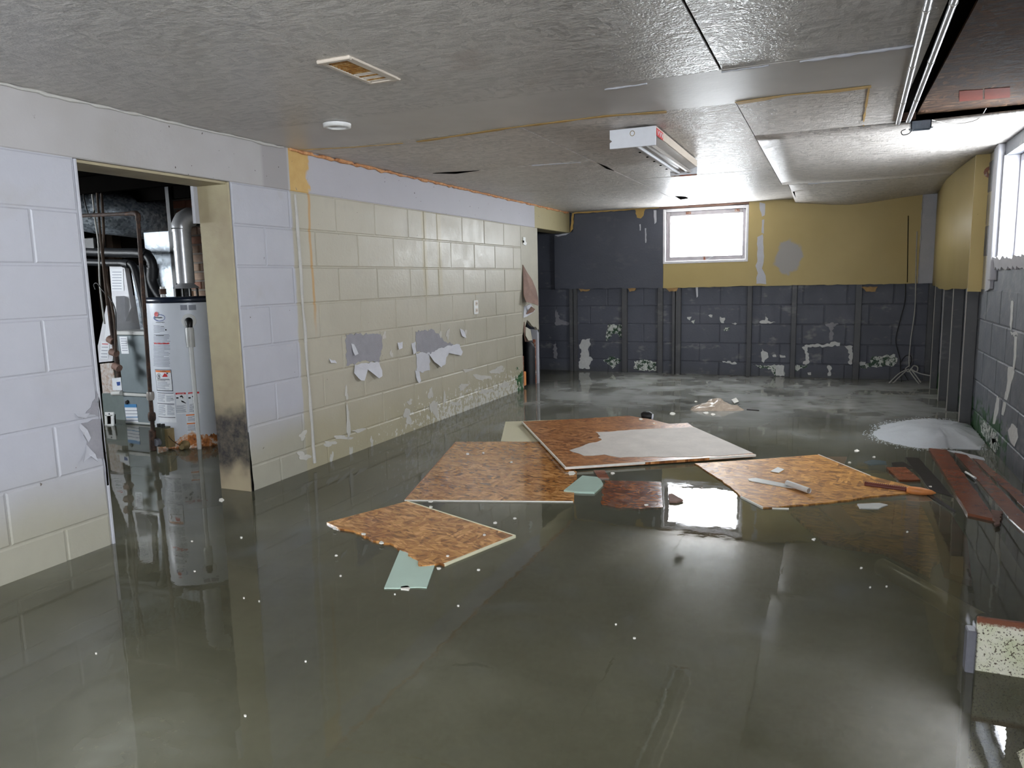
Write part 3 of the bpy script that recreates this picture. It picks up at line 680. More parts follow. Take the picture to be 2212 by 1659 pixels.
def side_window(name, ya, yb, x, label, pane):
    w = empty(name, (x, (ya+yb)/2, RZ0), label=label, category='window', **STR)
    mb = MBo(w)
    for (a, b, c, d) in [(ya, ya+.05, RZ0, RZ1), (yb-.05, yb, RZ0, RZ1), (ya+.05, yb-.05, RZ1-.05, RZ1), (ya+.05, yb-.05, RZ0, RZ0+.06)]: mb.box(x-.02, a, c, x+.02, b, d, .004)
    obj('frame', mb, 'window_wood', w)
    obj('pane', MBo(w).box(x-.003, ya+.04, RZ0+.05, x+.003, yb-.04, RZ1-.04), pane, w)
    obj('sill', MBo(w).box(XR-.01, ya-.01, RZ0-.02, x-.02, yb+.01, RZ0+.012, .006), 'peel_white', w)
    return w
for i, (a, b) in enumerate(W2):
    side_window('window_%d' % (i+2), a, b, XR+.10, ['basement window at the right picture edge, daylight pouring through', 'unseen window added as fill light in the right wall behind the viewer'][i], 'pane_right' if i == 0 else 'fill_pane_side')
# reveal casing of window 2
obj('reveal', MB().box(XR-.002, 5.186, RZ0+.01, XR+.078, 5.199, RZ1, .002), 'white_strip', wr)
obj('casing', MB().box(XR-.028, 5.215, .98, XR+.010, 5.30, ZC, .005), 'white_strip', wr)
obj('casing', MB().prism(ragged([(XR-.012, 5.30, .93), (XR-.012, 5.44, .91), (XR-.012, 5.44, ZC), (XR-.012, 5.30, ZC)], .006, .05, 4, [0, 3]), (.02, 0, 0)), 'white_strip', wr)
tears = ragged([(XR-.02, 4.3, RZ0+.01), (XR-.02, 5.25, RZ0+.01), (XR-.01, 5.25, RZ0-.05), (XR-.01, 4.3, RZ0-.05)], .012, .04, 9)
obj('torn_paint', MB().prism(tears, (.012, 0, 0)), 'peel_white', wr)
for y_ in (7.46, 6.76, 6.27, 5.69):
    obj('stud', MB().box(.828 if y_ < 7 else .845, y_, ZF, XR-.002, y_+.04, .95, .003), 'slate_stud', wr)
    obj('stud_edge', MB().box(.824 if y_ < 7 else .841, y_-.002, ZF, .829 if y_ < 7 else .846, y_+.012, .945), 'fixture_grey', wr)
# bulging yellow panel in the far right corner
nb = 14; top = []; bot = []
for i in range(nb+1):
    t = i/nb; y_ = 7.92+(5.66-7.92)*t; x_ = .868+(.822-.868)*t-.028*math.sin(math.pi*t)
    bot.append(Vector((x_, y_, .922+random.uniform(-.012, .006)-.02*math.sin(math.pi*t)))); top.append(Vector((x_, y_, ZC-.004)))
mb = MB(); vs = []
for o_ in (0, .010):
    for a in (bot, top): vs += [p+Vector((o_, 0, 0)) for p in a]
q = nb+1; fs = []
for i in range(nb):
    fs += [(i, i+1, q+i+1, q+i), (2*q+i, 3*q+i, 3*q+i+1, 2*q+i+1), (i, 2*q+i, 2*q+i+1, i+1), (q+i, q+i+1, 3*q+i+1, 3*q+i)]
mb.add(vs, fs, True)
obj('panel', mb, 'yellow', wr, label='bulging pale yellow wall panel in the far right corner')
obj('panel', MB().prism(ragged([(.822, 5.655, .905), (.935, 5.655, .900), (.935, 5.655, ZC), (.822, 5.655, ZC)], .005, .04, 3, [0]), (0, -.012, 0)), 'yellow', wr, label='narrow yellow end panel boxing in the corner studs')
obj('panel', MB().box(.90, 5.46, .90, .925, 5.64, ZC, .003), 'plaster_end', wr)
obj('hole_rim', MB().lathe([(.012, 0), (.03, .004), (.036, 0)], (0, 0, 0), 14), 'rust_edge', wr).matrix_local = Matrix.Translation((.905, 5.640, 1.66)) @ Matrix.Rotation(math.pi/2, 4, 'X')
obj('pipe_stub', MB().tube([(.905, 5.64, 1.66), (.905, 5.62, 1.66)], .014, 10), 'brass', wr)
RK = lambda u, v: hit(u, v, 0, XR)
for i, (mt, pix) in enumerate([('peel_slate', [(2185, 650), (2190, 652), (2188, 690), (2185, 715), (2182, 700)]), ('peel_slate', [(2183, 716), (2198, 718), (2199, 726), (2186, 724)]),
    ('peel_slate', [(2192, 726), (2198, 727), (2196, 770), (2191, 800), (2188, 798), (2191, 765)]), ('peel_slate', [(2178, 795), (2190, 795), (2192, 805), (2184, 830), (2176, 865), (2170, 862), (2176, 830)]),
    ('peel_slate', [(2154, 855), (2160, 858), (2158, 885), (2150, 915), (2145, 915), (2150, 880)]), ('peel_slate', [(2186, 915), (2198, 925), (2200, 945), (2192, 965), (2182, 950), (2178, 930)]),
    ('algae', [(2118, 905), (2132, 915), (2152, 935), (2160, 965), (2150, 978), (2134, 955), (2120, 935)]), ('peel_slate', [(2142, 935), (2150, 940), (2154, 958), (2144, 958)]), ('peel_slate', [(2168, 868), (2174, 872), (2168, 898), (2164, 895)])]):
    patch(wr, mt, pix, RK, (-1, 0, 0), .002, .008, .025, 120+i)

# ---------------------------------------------------------------- near wall with added fill door, utility outer walls with added fill window, partition
DX0, DX1, DZ = -1.75, -.35, 1.62
dr = empty('fill_door_1', ((DX0+DX1)/2, YN, ZF), label='unseen white glazed double door added behind the viewer as fill light', category='door', **STR)  # unseen, added to light the room from behind the camera
mb = MBo(dr).box(DX0, YN-.06, ZF, DX0+.07, YN-.01, DZ, .004).box(DX1-.07, YN-.06, ZF, DX1, YN-.01, DZ, .004).box(DX0+.07, YN-.06, DZ-.07, DX1-.07, YN-.01, DZ, .004).box((DX0+DX1)/2-.05, YN-.06, ZF, (DX0+DX1)/2+.05, YN-.01, DZ-.07, .004)
obj('frame', mb, 'window_wood', dr)
for a_, b_ in ((DX0+.07, (DX0+DX1)/2-.05), ((DX0+DX1)/2+.05, DX1-.07)):
    obj('kick_panel', MBo(dr).box(a_, YN-.05, ZF, b_, YN-.02, .12, .004), 'window_wood', dr)
    obj('pane', MBo(dr).box(a_, YN-.04, .12, b_, YN-.034, DZ-.07), 'fill_pane_near', dr)
obj('wall_near', MB().box(-6.7, YN-.2, ZF, DX0, YN, 1.95).box(DX1, YN-.2, ZF, 1.2, YN, 1.95).box(DX0, YN-.2, DZ, DX1, YN, 1.95), 'left', label='painted block wall behind the viewer', category='wall', **STR)
UW = (1.35, 2.75)
uw = empty('window_4', (-6.6, 2.05, 1.05), label='unseen small window added in the utility room outer wall as fill light', category='window', **STR)  # unseen, added to brighten the heater and furnace
obj('frame', MBo(uw).box(-6.66, UW[0], 1.0, -6.61, UW[0]+.06, 1.66).box(-6.66, UW[1]-.06, 1.0, -6.61, UW[1], 1.66).box(-6.66, UW[0]+.06, 1.60, -6.61, UW[1]-.06, 1.66).box(-6.66, UW[0]+.06, 1.0, -6.61, UW[1]-.06, 1.06), 'window_wood', uw)
obj('pane', MBo(uw).box(-6.65, UW[0]+.05, 1.05, -6.644, UW[1]-.05, 1.61), 'fill_pane_utility', uw)
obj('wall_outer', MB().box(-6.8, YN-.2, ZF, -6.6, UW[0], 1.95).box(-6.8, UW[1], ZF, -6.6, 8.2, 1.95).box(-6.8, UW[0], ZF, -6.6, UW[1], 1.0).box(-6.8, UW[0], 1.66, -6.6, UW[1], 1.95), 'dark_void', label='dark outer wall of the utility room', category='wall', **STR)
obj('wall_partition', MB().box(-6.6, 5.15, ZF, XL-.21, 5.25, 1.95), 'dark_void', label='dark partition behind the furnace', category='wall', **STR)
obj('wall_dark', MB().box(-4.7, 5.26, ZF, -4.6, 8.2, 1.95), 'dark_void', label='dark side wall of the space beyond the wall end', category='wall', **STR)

# ---------------------------------------------------------------- ceiling boards
ce = obj('ceiling', MB().box(-6.7, YN-.2, 1.86, 1.2, 8.2, 1.95), 'dark_void', label='grey painted board ceiling with open seams', category='ceiling', **STR)
def cpanel(x0, x1, y0, y1, mat, sag=None, dz=0, th=.011, n=1, **kw):
    nx, ny = (8, 12) if sag else (1, 1); vs = []; fs = []
    for l in (0, th):
        for j in range(ny+1):
            for i in range(nx+1):
                x = x0+(x1-x0)*i/nx; y = y0+(y1-y0)*j/ny
                vs.append((x, y, ZC+dz+l+(sag(x, y) if sag else 0)))
    q = (nx+1)*(ny+1); w = nx+1
    for j in range(ny):
        for i in range(nx):
            a = j*w+i; fs.append((a, a+w, a+w+1, a+1)); fs.append((q+a, q+a+1, q+a+w+1, q+a+w))
    for i in range(nx):
        a = i; fs.append((a, a+1, q+a+1, q+a)); a = ny*w+i; fs.append((a+1, a, q+a, q+a+1))
    for j in range(ny):
        a = j*w; fs.append((a+w, a, q+a, q+a+w)); a = j*w+nx; fs.append((a, a+w, q+a+w, q+a))
    return obj('ceiling_board', MB().add(vs, fs, bool(sag)), mat, ce, **kw)
XRL = .265  # left edge of the rail slot
cpanel(XL, -.394, YN, 2.838, 'ceiling_osb'); cpanel(-.386, XRL, YN, 2.838, 'ceiling_osb', dz=.002)
cpanel(XL, XRL, 2.843, 3.395, 'ceiling_plaster', dz=.001)
cpanel(XL, -1.404, 3.399, 4.53, 'ceiling_far', dz=.001)
cpanel(XL, -1.402, 4.534, 8.0, 'ceiling_far')
cpanel(-1.398, -.404, 3.399, 5.60, 'ceiling_far', dz=.003)
cpanel(-1.397, -.405, 5.604, 6.60, 'ceiling_far', dz=.002)
cpanel(-1.397, -.358, 6.604, 8.0, 'ceiling_far', dz=.002)
cpanel(-.400, XRL, 3.399, 4.232, 'ceiling_far', dz=.002)
sm = lambda a, b, t: max(0, min(1, (t-a)/(b-a)))**2*(3-2*max(0, min(1, (t-a)/(b-a))))
cpanel(-.400, .92, 4.236, 6.60, 'ceiling_far', sag=lambda x, y: -.010*math.sin(math.pi*sm(-.4, .92, x)))
cpanel(-.352, .92, 6.604, 8.0, 'ceiling_far', sag=lambda x, y: -.062*sm(6.7, 7.95, y)*math.exp(-((x-.15)/.42)**2)-.022*sm(6.7, 7.9, y))
cpanel(.355, .92, YN, 4.228, 'ceiling_brown', dz=.030, label='bare brown strand board bay')
obj('slot_back', MB().box(XRL, YN, ZC+.045, .355, 4.23, ZC+.06), 'gap_black', ce)
obj('slot_end', MB().box(XRL+.005, 4.20, ZC+.004, .35, 4.225, ZC+.04), 'torn_brown', ce)
# sealant and tan paint ridges along the seams
def ridge(name, mat, pix, r, k=14, seed=0):
    rd = random.Random(seed); A = CE(*pix[0]); B = CE(*pix[1])
    pts = [A.lerp(B, i/k)+Vector((rd.uniform(-.004, .004), rd.uniform(-.004, .004), -.0005)) for i in range(k+1)]
    for p in pts: p.z = ZC-.001
    return obj(name, MB().tube(pts, [r*rd.uniform(.5, 1.3) for _ in pts], 6), mat, ce)
ridge('seam_ridge', 'white_strip', [(1730, 132), (1975, 98)], .006, 16, 1); ridge('seam_ridge', 'white_strip', [(1305, 193), (1400, 180)], .005, 10, 2)
ridge('seam_ridge', 'white_strip', [(1560, 155), (1660, 141)], .003, 10, 3); ridge('seam_ridge', 'white_strip', [(1150, 357), (1255, 350)], .005, 10, 4)
ridge('seam_ridge', 'white_strip', [(1745, 396), (1950, 383)], .007, 14, 5)
def tan(pixs, w, seed):
    rd = random.Random(seed); P_ = [CE(u, v) for u, v in pixs]; pts = []
    for a, b in zip(P_[:-1], P_[1:]):
        k = max(2, int((b-a).length/.07)); pts += [a.lerp(b, i/k) for i in range(k)]
    pts.append(P_[-1]); L_, R_ = [], []
    for i, p in enumerate(pts):
        d = (pts[min(i+1, len(pts)-1)]-pts[max(i-1, 0)]).normalized(); s_ = Vector((-d.y, d.x, 0)); ww = w*rd.uniform(.35, 1.25)
        L_.append(p+s_*ww); R_.append(p-s_*ww*.5)
    obj('tan_ridge', MB().prism(L_+R_[::-1], (0, 0, -.002)), 'tan_drip', ce)
tan([(900, 306), (1100, 276), (1310, 250), (1440, 241)], .022, 1); tan([(1590, 222), (1700, 205), (1800, 196), (1882, 186)], .028, 2); tan([(1878, 190), (1872, 225), (1866, 262)], .007, 3); tan([(1866, 270), (1858, 320)], .005, 4)
tan([(640, 324), (760, 318), (870, 309)], .006, 5)
# open gaps (dark lenses where a board edge hangs loose)
for pix in [[(1293, 353), (1310, 360), (1327, 369), (1310, 364)], [(935, 374), (1000, 370), (1035, 368), (985, 375)], [(1458, 424), (1480, 425), (1488, 428), (1470, 431)]]:
    obj('seam_gap', MB().prism([CE(u, v) for u, v in pix], (0, 0, -.002)), 'gap_black', ce)
obj('torn_edge', MB().prism([YP(1709, 404, 7.1), YP(1716, 412, 7.1), YP(1719, 428, 7.1), YP(1713, 416, 7.1)], (0, .01, 0)), 'gap_black', ce)
# red printed stamps on the bare board
for a, b in [((2072, 196), (2123, 193)), ((2127, 192), (2182, 188))]:
    z_ = ZC+.029; A = WA(*a, z_); B = WA(*b, z_); C_ = WA(b[0], b[1]+22, z_); D = WA(a[0], a[1]+23, z_)
    obj('stamp', MB().prism([A, B, C_, D], (0, 0, -.001)), 'stamp_red', ce)
# joists over the utility room
for i in range(7):
    obj('joist', MB().box(-6.6, 1.4+i*.55, 1.70, XL-.21, 1.44+i*.55, 1.86), 'gap_black', ce)

# ================================================================ UTILITY ROOM
# ---------------------------------------------------------------- water heater
HC = WA(431, 966); _d = Vector((HC.x, HC.y, 0)).normalized(); HR = .262
HX, HY = HC.x+_d.x*HR, HC.y+_d.y*HR; HT = .985
wh = empty('water_heater', (HX, HY, ZF), label='tall white gas water heater with rusted base standing in flood water', category='water heater')
obj('tank', MBo(wh).lathe([(HR-.01, ZF), (HR, ZF+.01), (HR, HT-.035)], (HX, HY, 0), 64), 'heater_white', wh)
obj('top_rim', MBo(wh).lathe([(HR, HT-.036), (HR+.006, HT-.034), (HR+.006, HT-.006), (HR-.004, HT), (0, HT+.002)], (HX, HY, 0), 64), 'navy_rim', wh, label='dark navy top rim')
def cang(u, v, r=HR):
    d = _f*F+_r*(u-PW/2)-_u*(v-PH/2); ox, oy = -HX, -HY
    a = d.x**2+d.y**2; b = 2*(d.x*ox+d.y*oy); c = ox*ox+oy*oy-r*r; D = max(0, b*b-4*a*c); t = (-b-math.sqrt(D))/(2*a)
    p = CAM+d*t; return math.atan2(p.y-HY, p.x-HX), p.z
def cyl_patch(mb, t0, t1, z0, z1, off, n=8):
    if isinstance(off, (int, float)): off = (off, off)
    vs = []
    for i in range(n+1):
        th = t0+(t1-t0)*i/n
        for z, r in ((z0, HR+.0003), (z1, HR+.0003), (z1, HR+off[0]), (z0, HR+off[0])): vs.append((HX+r*math.cos(th), HY+r*math.sin(th), z))
    fs = []
    for i in range(n):
        a = i*4; fs += [(a+3, a+7, a+6, a+2), (a+2, a+6, a+5, a+1), (a, a+4, a+7, a+3)]
    return mb.add(vs, fs)
def pixpatch(mb, u0, v0, u1, v1, off=.0012, n=6):
    a, z1 = cang(u0, v0); b, _ = cang(u1, v0); _, z0 = cang(u0, v1)
    return cyl_patch(mb, min(a, b), max(a, b), z0, z1, off, n)
def lines(mb, u0, v0, u1, v1, n, seed, off=.0018, thick=.45):
    rd = random.Random(seed); dv = (v1-v0)/n
    for i in range(n):
        e = u1-(u1-u0)*(rd.uniform(0, .12) if rd.random() < .75 else rd.uniform(.2, .5))
        pixpatch(mb, u0+rd.uniform(0, 1), v0+i*dv, e, v0+i*dv+dv*thick, off, 3)
# rust band at the water
pts = []; mb = MBo(wh); rd = random.Random(11)
n = 60; a0, a1 = cang(340, 955)[0], cang(478, 950)[0]
vs = []
for i in range(n+1):
    th = a0+(a1-a0)*i/n; t = i/n
    h = .035+.05*math.exp(-((t-.58)/.12)**2)+rd.uniform(0, .018)+(.03 if t > .62 else 0)
    for z, r in ((-.05, HR+.0005), (-.05, HR+.0015), (h, HR+.0015), (h, HR+.0002)): vs.append((HX+r*math.cos(th), HY+r*math.sin(th), z))
mb.add(vs, [f for i in range(n) for f in ((i*4+1, i*4+5, i*4+6, i*4+2), (i*4+2, i*4+6, i*4+7, i*4+3))])
obj('rust_band', mb, 'rust_band', wh, label='orange rust band at the waterline')
# printed labels: panels, text rules, pictograms, logo
mb = MBo(wh); lines(mb, 332, 722, 369, 792, 24, 1); lines(mb, 332, 703, 357, 720, 6, 2); obj('printing', mb, 'ink_grey', wh, kind='stuff')
mb = MBo(wh); lines(mb, 336, 696, 358, 698, 1, 5); lines(mb, 347, 704.5, 360, 706, 1, 6); pixpatch(mb, 334, 685.2, 350, 687.2, .002, 2); pixpatch(mb, 337, 724, 354, 725.4, .002, 2); pixpatch(mb, 357, 711, 360, 714, .002, 2); obj('printing', mb, 'ink_black', wh, kind='stuff')
mb = MBo(wh); pixpatch(mb, 333, 740, 366, 743, .002, 3); obj('printing', mb, 'ink_red', wh)
mb = MBo(wh); lines(mb, 389, 652, 404, 656, 3, 7); lines(mb, 407, 652, 421, 656, 3, 8); pixpatch(mb, 389, 659, 404, 670, .0012, 3); pixpatch(mb, 407, 659, 423, 670, .0012, 3); obj('printing', mb, 'ink_grey', wh)
# logo: red ball on a blue oval stroke over a name line
la, lz = cang(344, 686); lb, _ = cang(357, 686)
def logo_ring(mb, cu, cv, ru, rv, t0, t1, w, off, n=28):
    vs = []
    for i in range(n+1):
        th = t0+(t1-t0)*i/n; k = w*(.35+.65*abs(math.sin(th*.5)))
        for s_ in (1, 1-k):
            a, z = cang(cu+ru*s_*math.cos(th), cv+rv*s_*math.sin(th)); vs.append((HX+(HR+off)*math.cos(a), HY+(HR+off)*math.sin(a), z))
    mb.add(vs, [(2*i, 2*i+2, 2*i+3, 2*i+1) for i in range(n)])
def disc(mb, cu, cv, ru, rv, off, n=16):
    vs = []
    for i in range(n):
        a, z = cang(cu+ru*math.cos(2*math.pi*i/n), cv+rv*math.sin(2*math.pi*i/n)); vs.append((HX+(HR+off)*math.cos(a), HY+(HR+off)*math.sin(a), z))
    mb.add(vs, [tuple(range(n))])
mb = MBo(wh); logo_ring(mb, 344.5, 686.5, 12.5, 7.5, -1.9, 2.6, .22, .002); logo_ring(mb, 344.5, 686.5, 12.5, 7.5, 2.0, 3.9, .22, .002); obj('logo_oval', mb, 'ink_blue', wh)
mb = MBo(wh); disc(mb, 338.2, 678.8, 4.3, 5.4, .003); obj('logo_ball', mb, 'ink_red', wh)
# warning label with dark outline, orange header, two pictograms
mb = MBo(wh); pixpatch(mb, 335, 797.5, 370, 843, .0012, 6); obj('label_border', mb, 'ink', wh)
mb = MBo(wh); pixpatch(mb, 336.2, 799, 368.8, 841.5, .002, 6); obj('warning_label', mb, 'sticker', wh)
mb = MBo(wh); pixpatch(mb, 337, 799.5, 368, 803.5, .0028, 4); obj('label_header', mb, 'ink_orange', wh)
mb = MBo(wh); logo_ring(mb, 344, 812, 4.2, 5.8, 0, 6.29, .18, .003); pixpatch(mb, 342.8, 809, 345.2, 815.5, .003, 2); pixpatch(mb, 360, 805, 363, 808, .003, 2); lines(mb, 340, 817.5, 368, 823, 3, 21, .003); obj('pictogram', mb, 'ink_black', wh)
mb = MBo(wh)
A = [cang(351, 814), cang(356, 806), cang(361, 809), cang(363, 814)]
mb.add([(HX+(HR+.003)*math.cos(a), HY+(HR+.003)*math.sin(a), z) for a, z in A], [(0, 3, 2, 1)]); obj('pictogram', mb, 'ink_red', wh)
mb = MBo(wh); lines(mb, 340, 824, 369, 841, 8, 22, .003); obj('printing', mb, 'ink_grey', wh)
# instruction block and DANGER labels
for q_ in ((339, 847, 376, 909), (379, 848, 402, 894), (406, 847, 430, 894), (402, 895, 428, 934)): obj('instruction_label', pixpatch(MBo(wh), *q_, .0012, 5), 'sticker', wh)
mb = MBo(wh); lines(mb, 341, 851, 357, 868, 9, 31); lines(mb, 359, 855, 376, 868, 7, 32); lines(mb, 342, 874, 358, 897, 11, 33); lines(mb, 361, 874, 378, 897, 11, 34); lines(mb, 381, 876, 403, 892, 8, 35); lines(mb, 409, 873, 420, 891, 9, 36); lines(mb, 405, 900, 424, 911, 5, 37); lines(mb, 405, 918, 424, 932, 6, 38); obj('printing', mb, 'ink_grey', wh, kind='stuff')
for q_ in ((341, 847.4, 375, 848.6), (341, 870, 377, 871.4), (343, 899, 379, 900.2)): obj('rule', pixpatch(MBo(wh), *q_, .0026, 4), 'ink', wh)
for q_ in ((379.5, 848.5, 401.5, 852.2), (406.5, 847.5, 430, 851.4)): obj('danger_header', pixpatch(MBo(wh), *q_, .0026, 4), 'ink_red', wh, label='red danger header strip')
mb = MBo(wh)
for u in (388, 414):
    pixpatch(mb, u+1, 855, u+7, 858, .003, 2); pixpatch(mb, u+3, 853.6, u+5, 856, .003, 2); pixpatch(mb, u+6, 857, u+8, 860.5, .003, 2)
    pixpatch(mb, u-7, 858, u-2, 861, .003, 2)
    A = [cang(u+3, 864.5), cang(u+8, 866), cang(u+15, 871), cang(u+12, 871), cang(u+5, 868.5)]
    mb.add([(HX+(HR+.003)*math.cos(a), HY+(HR+.003)*math.sin(a), z) for a, z in A], [tuple(reversed(range(5)))])
obj('pictogram', mb, 'ink_black', wh)
for q_ in ((402, 895.5, 424, 898), (404, 914, 426, 916.5)): obj('label_header', pixpatch(MBo(wh), *q_, .0026, 4), 'ink_orange', wh)
def text_on(s_, u, v, h, mat):
    cu_ = bpy.data.curves.new('txt', 'FONT'); cu_.body = s_; cu_.size = h; cu_.align_x = 'CENTER'; cu_.resolution_u = 2
    to = bpy.data.objects.new('txt', cu_); COL.objects.link(to); dg = bpy.context.evaluated_depsgraph_get()
    me = bpy.data.meshes.new_from_object(to.evaluated_get(dg)); bpy.data.objects.remove(to); bpy.data.curves.remove(cu_)
    a, z = cang(u, v); o = Vector(wh.location)
    for w in me.vertices:
        th = a+w.co.x/HR; w.co = Vector((HX+(HR+.0036)*math.cos(th), HY+(HR+.0036)*math.sin(th), z+w.co.y))-o
    me.materials.clear(); me.name = 'lettering'; link('lettering', me, mat, wh)
text_on('DANGER', 391, 852, .011, 'sticker'); text_on('DANGER', 417, 851.2, .011, 'sticker'); text_on('WARNING', 353, 803, .010, 'ink_black')
# temperature-relief pipe: fitting, insulated top, long white tube into the water
a, z = cang(408, 693); ex = Vector((math.cos(a), math.sin(a), 0)); c0 = Vector((HX, HY, z))+ex*HR
obj('port_ring', MBo(wh).tube([c0-ex*.002, c0+ex*.006], [.045, .043], 24), 'white_plastic', wh)
e0 = c0+ex*.055
obj('relief_valve', MBo(wh).tube([c0, c0+ex*.04, e0+Vector((0, 0, -.012)), e0+Vector((0, 0, -.05))], [.022, .024, .022, .018], 14), 'black_rubber', wh, label='black relief valve')
obj('pipe_sleeve', MBo(wh).tube([e0+Vector((0, 0, -.04)), e0+Vector((0, 0, -.05)), e0+Vector((0, 0, -.165))], [.022, .026, .025], 16), 'pale_plastic', wh, label='grey foam sleeve')
obj('discharge_pipe', MBo(wh).tube([e0+Vector((0, 0, -.16)), e0+Vector((0, 0, -z+ZF+.08))], .0135, 14), 'white_plastic', wh, label='long white discharge pipe')
# gas control valve and drain cock
a, z = cang(362, 935); ex = Vector((math.cos(a), math.sin(a), 0)); ey = Vector((-ex.y, ex.x, 0)); cv = Vector((HX, HY, 0))+ex*(HR+.038)
def obox(mb, c, ax, ay, hx, hy, z0, z1):
    c = Vector(c); vs = [c+ax*sx*hx+ay*sy*hy+Vector((0, 0, zz)) for zz in (z0, z1) for sx, sy in ((-1, -1), (1, -1), (1, 1), (-1, 1))]
    return mb.add(vs, [(0, 3, 2, 1), (4, 5, 6, 7), (0, 1, 5, 4), (1, 2, 6, 5), (2, 3, 7, 6), (3, 0, 4, 7)])
gv = obj('gas_valve', obox(MBo(wh), cv, ex, ey, .035, .032, .025, .15), 'valve_olive', wh, label='olive gas control valve')
obj('valve_knob', MBo(wh).tube([cv+ex*.034+Vector((0, 0, .055))-ey*.008, cv+ex*.056+Vector((0, 0, .055))-ey*.008], [.028, .024], 18), 'grey_trim', gv)
obj('valve_button', MBo(wh).tube([cv+ex*.01-ey*.018+Vector((0, 0, .15)), cv+ex*.01-ey*.018+Vector((0, 0, .172))], .012, 10), 'black_rubber', gv)
obj('valve_button', MBo(wh).tube([cv+ex*.01+ey*.018+Vector((0, 0, .15)), cv+ex*.01+ey*.018+Vector((0, 0, .172))], .012, 10), 'black_rubber', gv)
obj('valve_plate', obox(MBo(wh), cv+ey*.05-ex*.006, ex, ey, .026, .014, .018, .14), 'brass', gv)
a, z = cang(400, 955); ex = Vector((math.cos(a), math.sin(a), 0)); cv = Vector((HX, HY, .022))+ex*HR
obj('drain_cock', MBo(wh).tube([cv, cv+ex*.02, cv+ex*.022, cv+ex*.07], [.032, .03, .017, .016], 14), 'brass', wh)
obj('thermocouple_lead', MBo(wh).tube(smooth_path([Vector((HX, HY, 0))+Vector((math.cos(a-.35), math.sin(a-.35), 0))*(HR+.05)+Vector((0, 0, .13)), Vector((HX, HY, 0))+Vector((math.cos(a-.2), math.sin(a-.2), 0))*(HR+.06)+Vector((0, 0, .07)), Vector((HX, HY, 0))+Vector((math.cos(a-.05), math.sin(a-.05), 0))*(HR+.01)+Vector((0, 0, .01))]), .002, 5), 'cable_black', wh)
# draft hood on top
dh = obj('draft_hood', MBo(wh).lathe([(.082, .055), (.078, .065), (.052, .085), (.052, .10)], (HX, HY, HT), 24), 'flue_steel', wh, label='grey draft hood on four legs')
for k in range(4):
    t = .5+k*math.pi/2; obj('hood_leg', MBo(wh).box(HX+.07*math.cos(t)-.006, HY+.07*math.sin(t)-.006, HT-.002, HX+.07*math.cos(t)+.006, HY+.07*math.sin(t)+.006, HT+.06), 'black_rubber', dh)
for s_ in (-1, 1):
    p = Vector((HX, HY, HT))+Vector((.68, .73, 0))*.145*s_
    obj('nipple', MBo(wh).tube([p, p+Vector((0, 0, .07))], .016, 12), 'white_plastic' if s_ < 0 else 'iron_pipe', wh)
    obj('coupling', MBo(wh).tube([p+Vector((0, 0, .02)), p+Vector((0, 0, .055))], .022, 12), 'iron_pipe', wh)

# flue pipe: vertical steel, elbow, run into the chimney
fp = empty('flue_pipe', (HX, HY, HT+.09), label='silver steel flue pipe rising from the water heater to an elbow', category='flue pipe')
FT = 1.43
obj('pipe', MBo(fp).tube([(HX, HY, HT+.09), (HX, HY, FT)], .058, 28), 'flue_steel', fp)
for z_ in (1.30, FT-.01): obj('seam_band', MBo(fp).tube([(HX, HY, z_-.008), (HX, HY, z_+.008)], .0605, 28), 'flue_steel', fp)
dirc = Vector((.35, .94, 0)).normalized(); el = []
for k in range(7):
    t = k/6*math.pi/2; el.append(Vector((HX, HY, FT))+dirc*(.085*(1-math.cos(t)))+Vector((0, 0, .085*math.sin(t))))
obj('elbow', MBo(fp).tube(el, [.061, .064, .061, .064, .061, .064, .061], 28), 'flue_steel', fp)
obj('thimble_run', MBo(fp).tube([el[-1], el[-1]+dirc*.30, el[-1]+dirc*.62], .058, 28), 'black_pipe', fp)
a = el[-1]+dirc*.12
obj('collar', MBo(fp).tube([a, a+dirc*.05], .085, 28), 'black_pipe', fp)

# ---------------------------------------------------------------- chimney of individual bricks behind the heater
CX0, CX1, CY = -4.98, -4.12, 4.50
ch = obj('chimney', MB().box(CX0+.01, CY+.01, ZF, CX1-.01, CY+.40, 1.86), 'mortar', label='dusty brick chimney behind the water heater', category='chimney')
bm_ = [MB().box(-.1, 0, -.029, .1, .05, .029, .004).mesh('brick') for _ in range(2)]; bm_[0].materials.append(M['chimney_brick']); bm_[1].materials.append(M['chimney_brick_red'])
rd = random.Random(17)
for r_ in range(16):
    z_ = .70+r_*.072; x_ = CX0+(.1 if r_ % 2 else .0)+.11
    while x_ < CX1-.05:
        o = link('brick', bm_[0 if rd.random() < .65 else 1], None, ch); o.location = (x_, CY-.004+rd.uniform(-.004, .003), z_); x_ += .212

# ---------------------------------------------------------------- furnace
FY = 4.0
fu = empty('furnace', (-4.82, FY+.3, ZF), label='grey furnace cabinet with labels standing in the water', category='furnace')
x0, x1 = -5.06, -4.52
obj('cabinet', MBo(fu).box(x0, FY+.02, ZF, x1, FY+.62, .712, .006), 'furnace_lower', fu)
obj('top_flange', MBo(fu).box(x0-.008, FY-.004, .695, x1+.005, FY+.63, .725, .004), 'pale_plastic', fu)
obj('door', MBo(fu).box(x0+.004, FY, .245, x1, FY+.02, .692, .004), 'furnace_grey', fu, label='grey upper door')
obj('door', MBo(fu).box(x0+.004, FY, -.35, x1, FY+.02, .225, .004), 'furnace_grey', fu)
obj('door_rail', MBo(fu).box(x0+.01, FY-.012, .222, x1, FY+.002, .245, .003), 'pale_plastic', fu)
obj('door_rail', MBo(fu).box(x0+.01, FY-.006, .005, x1, FY+.002, .018, .002), 'pale_plastic', fu)
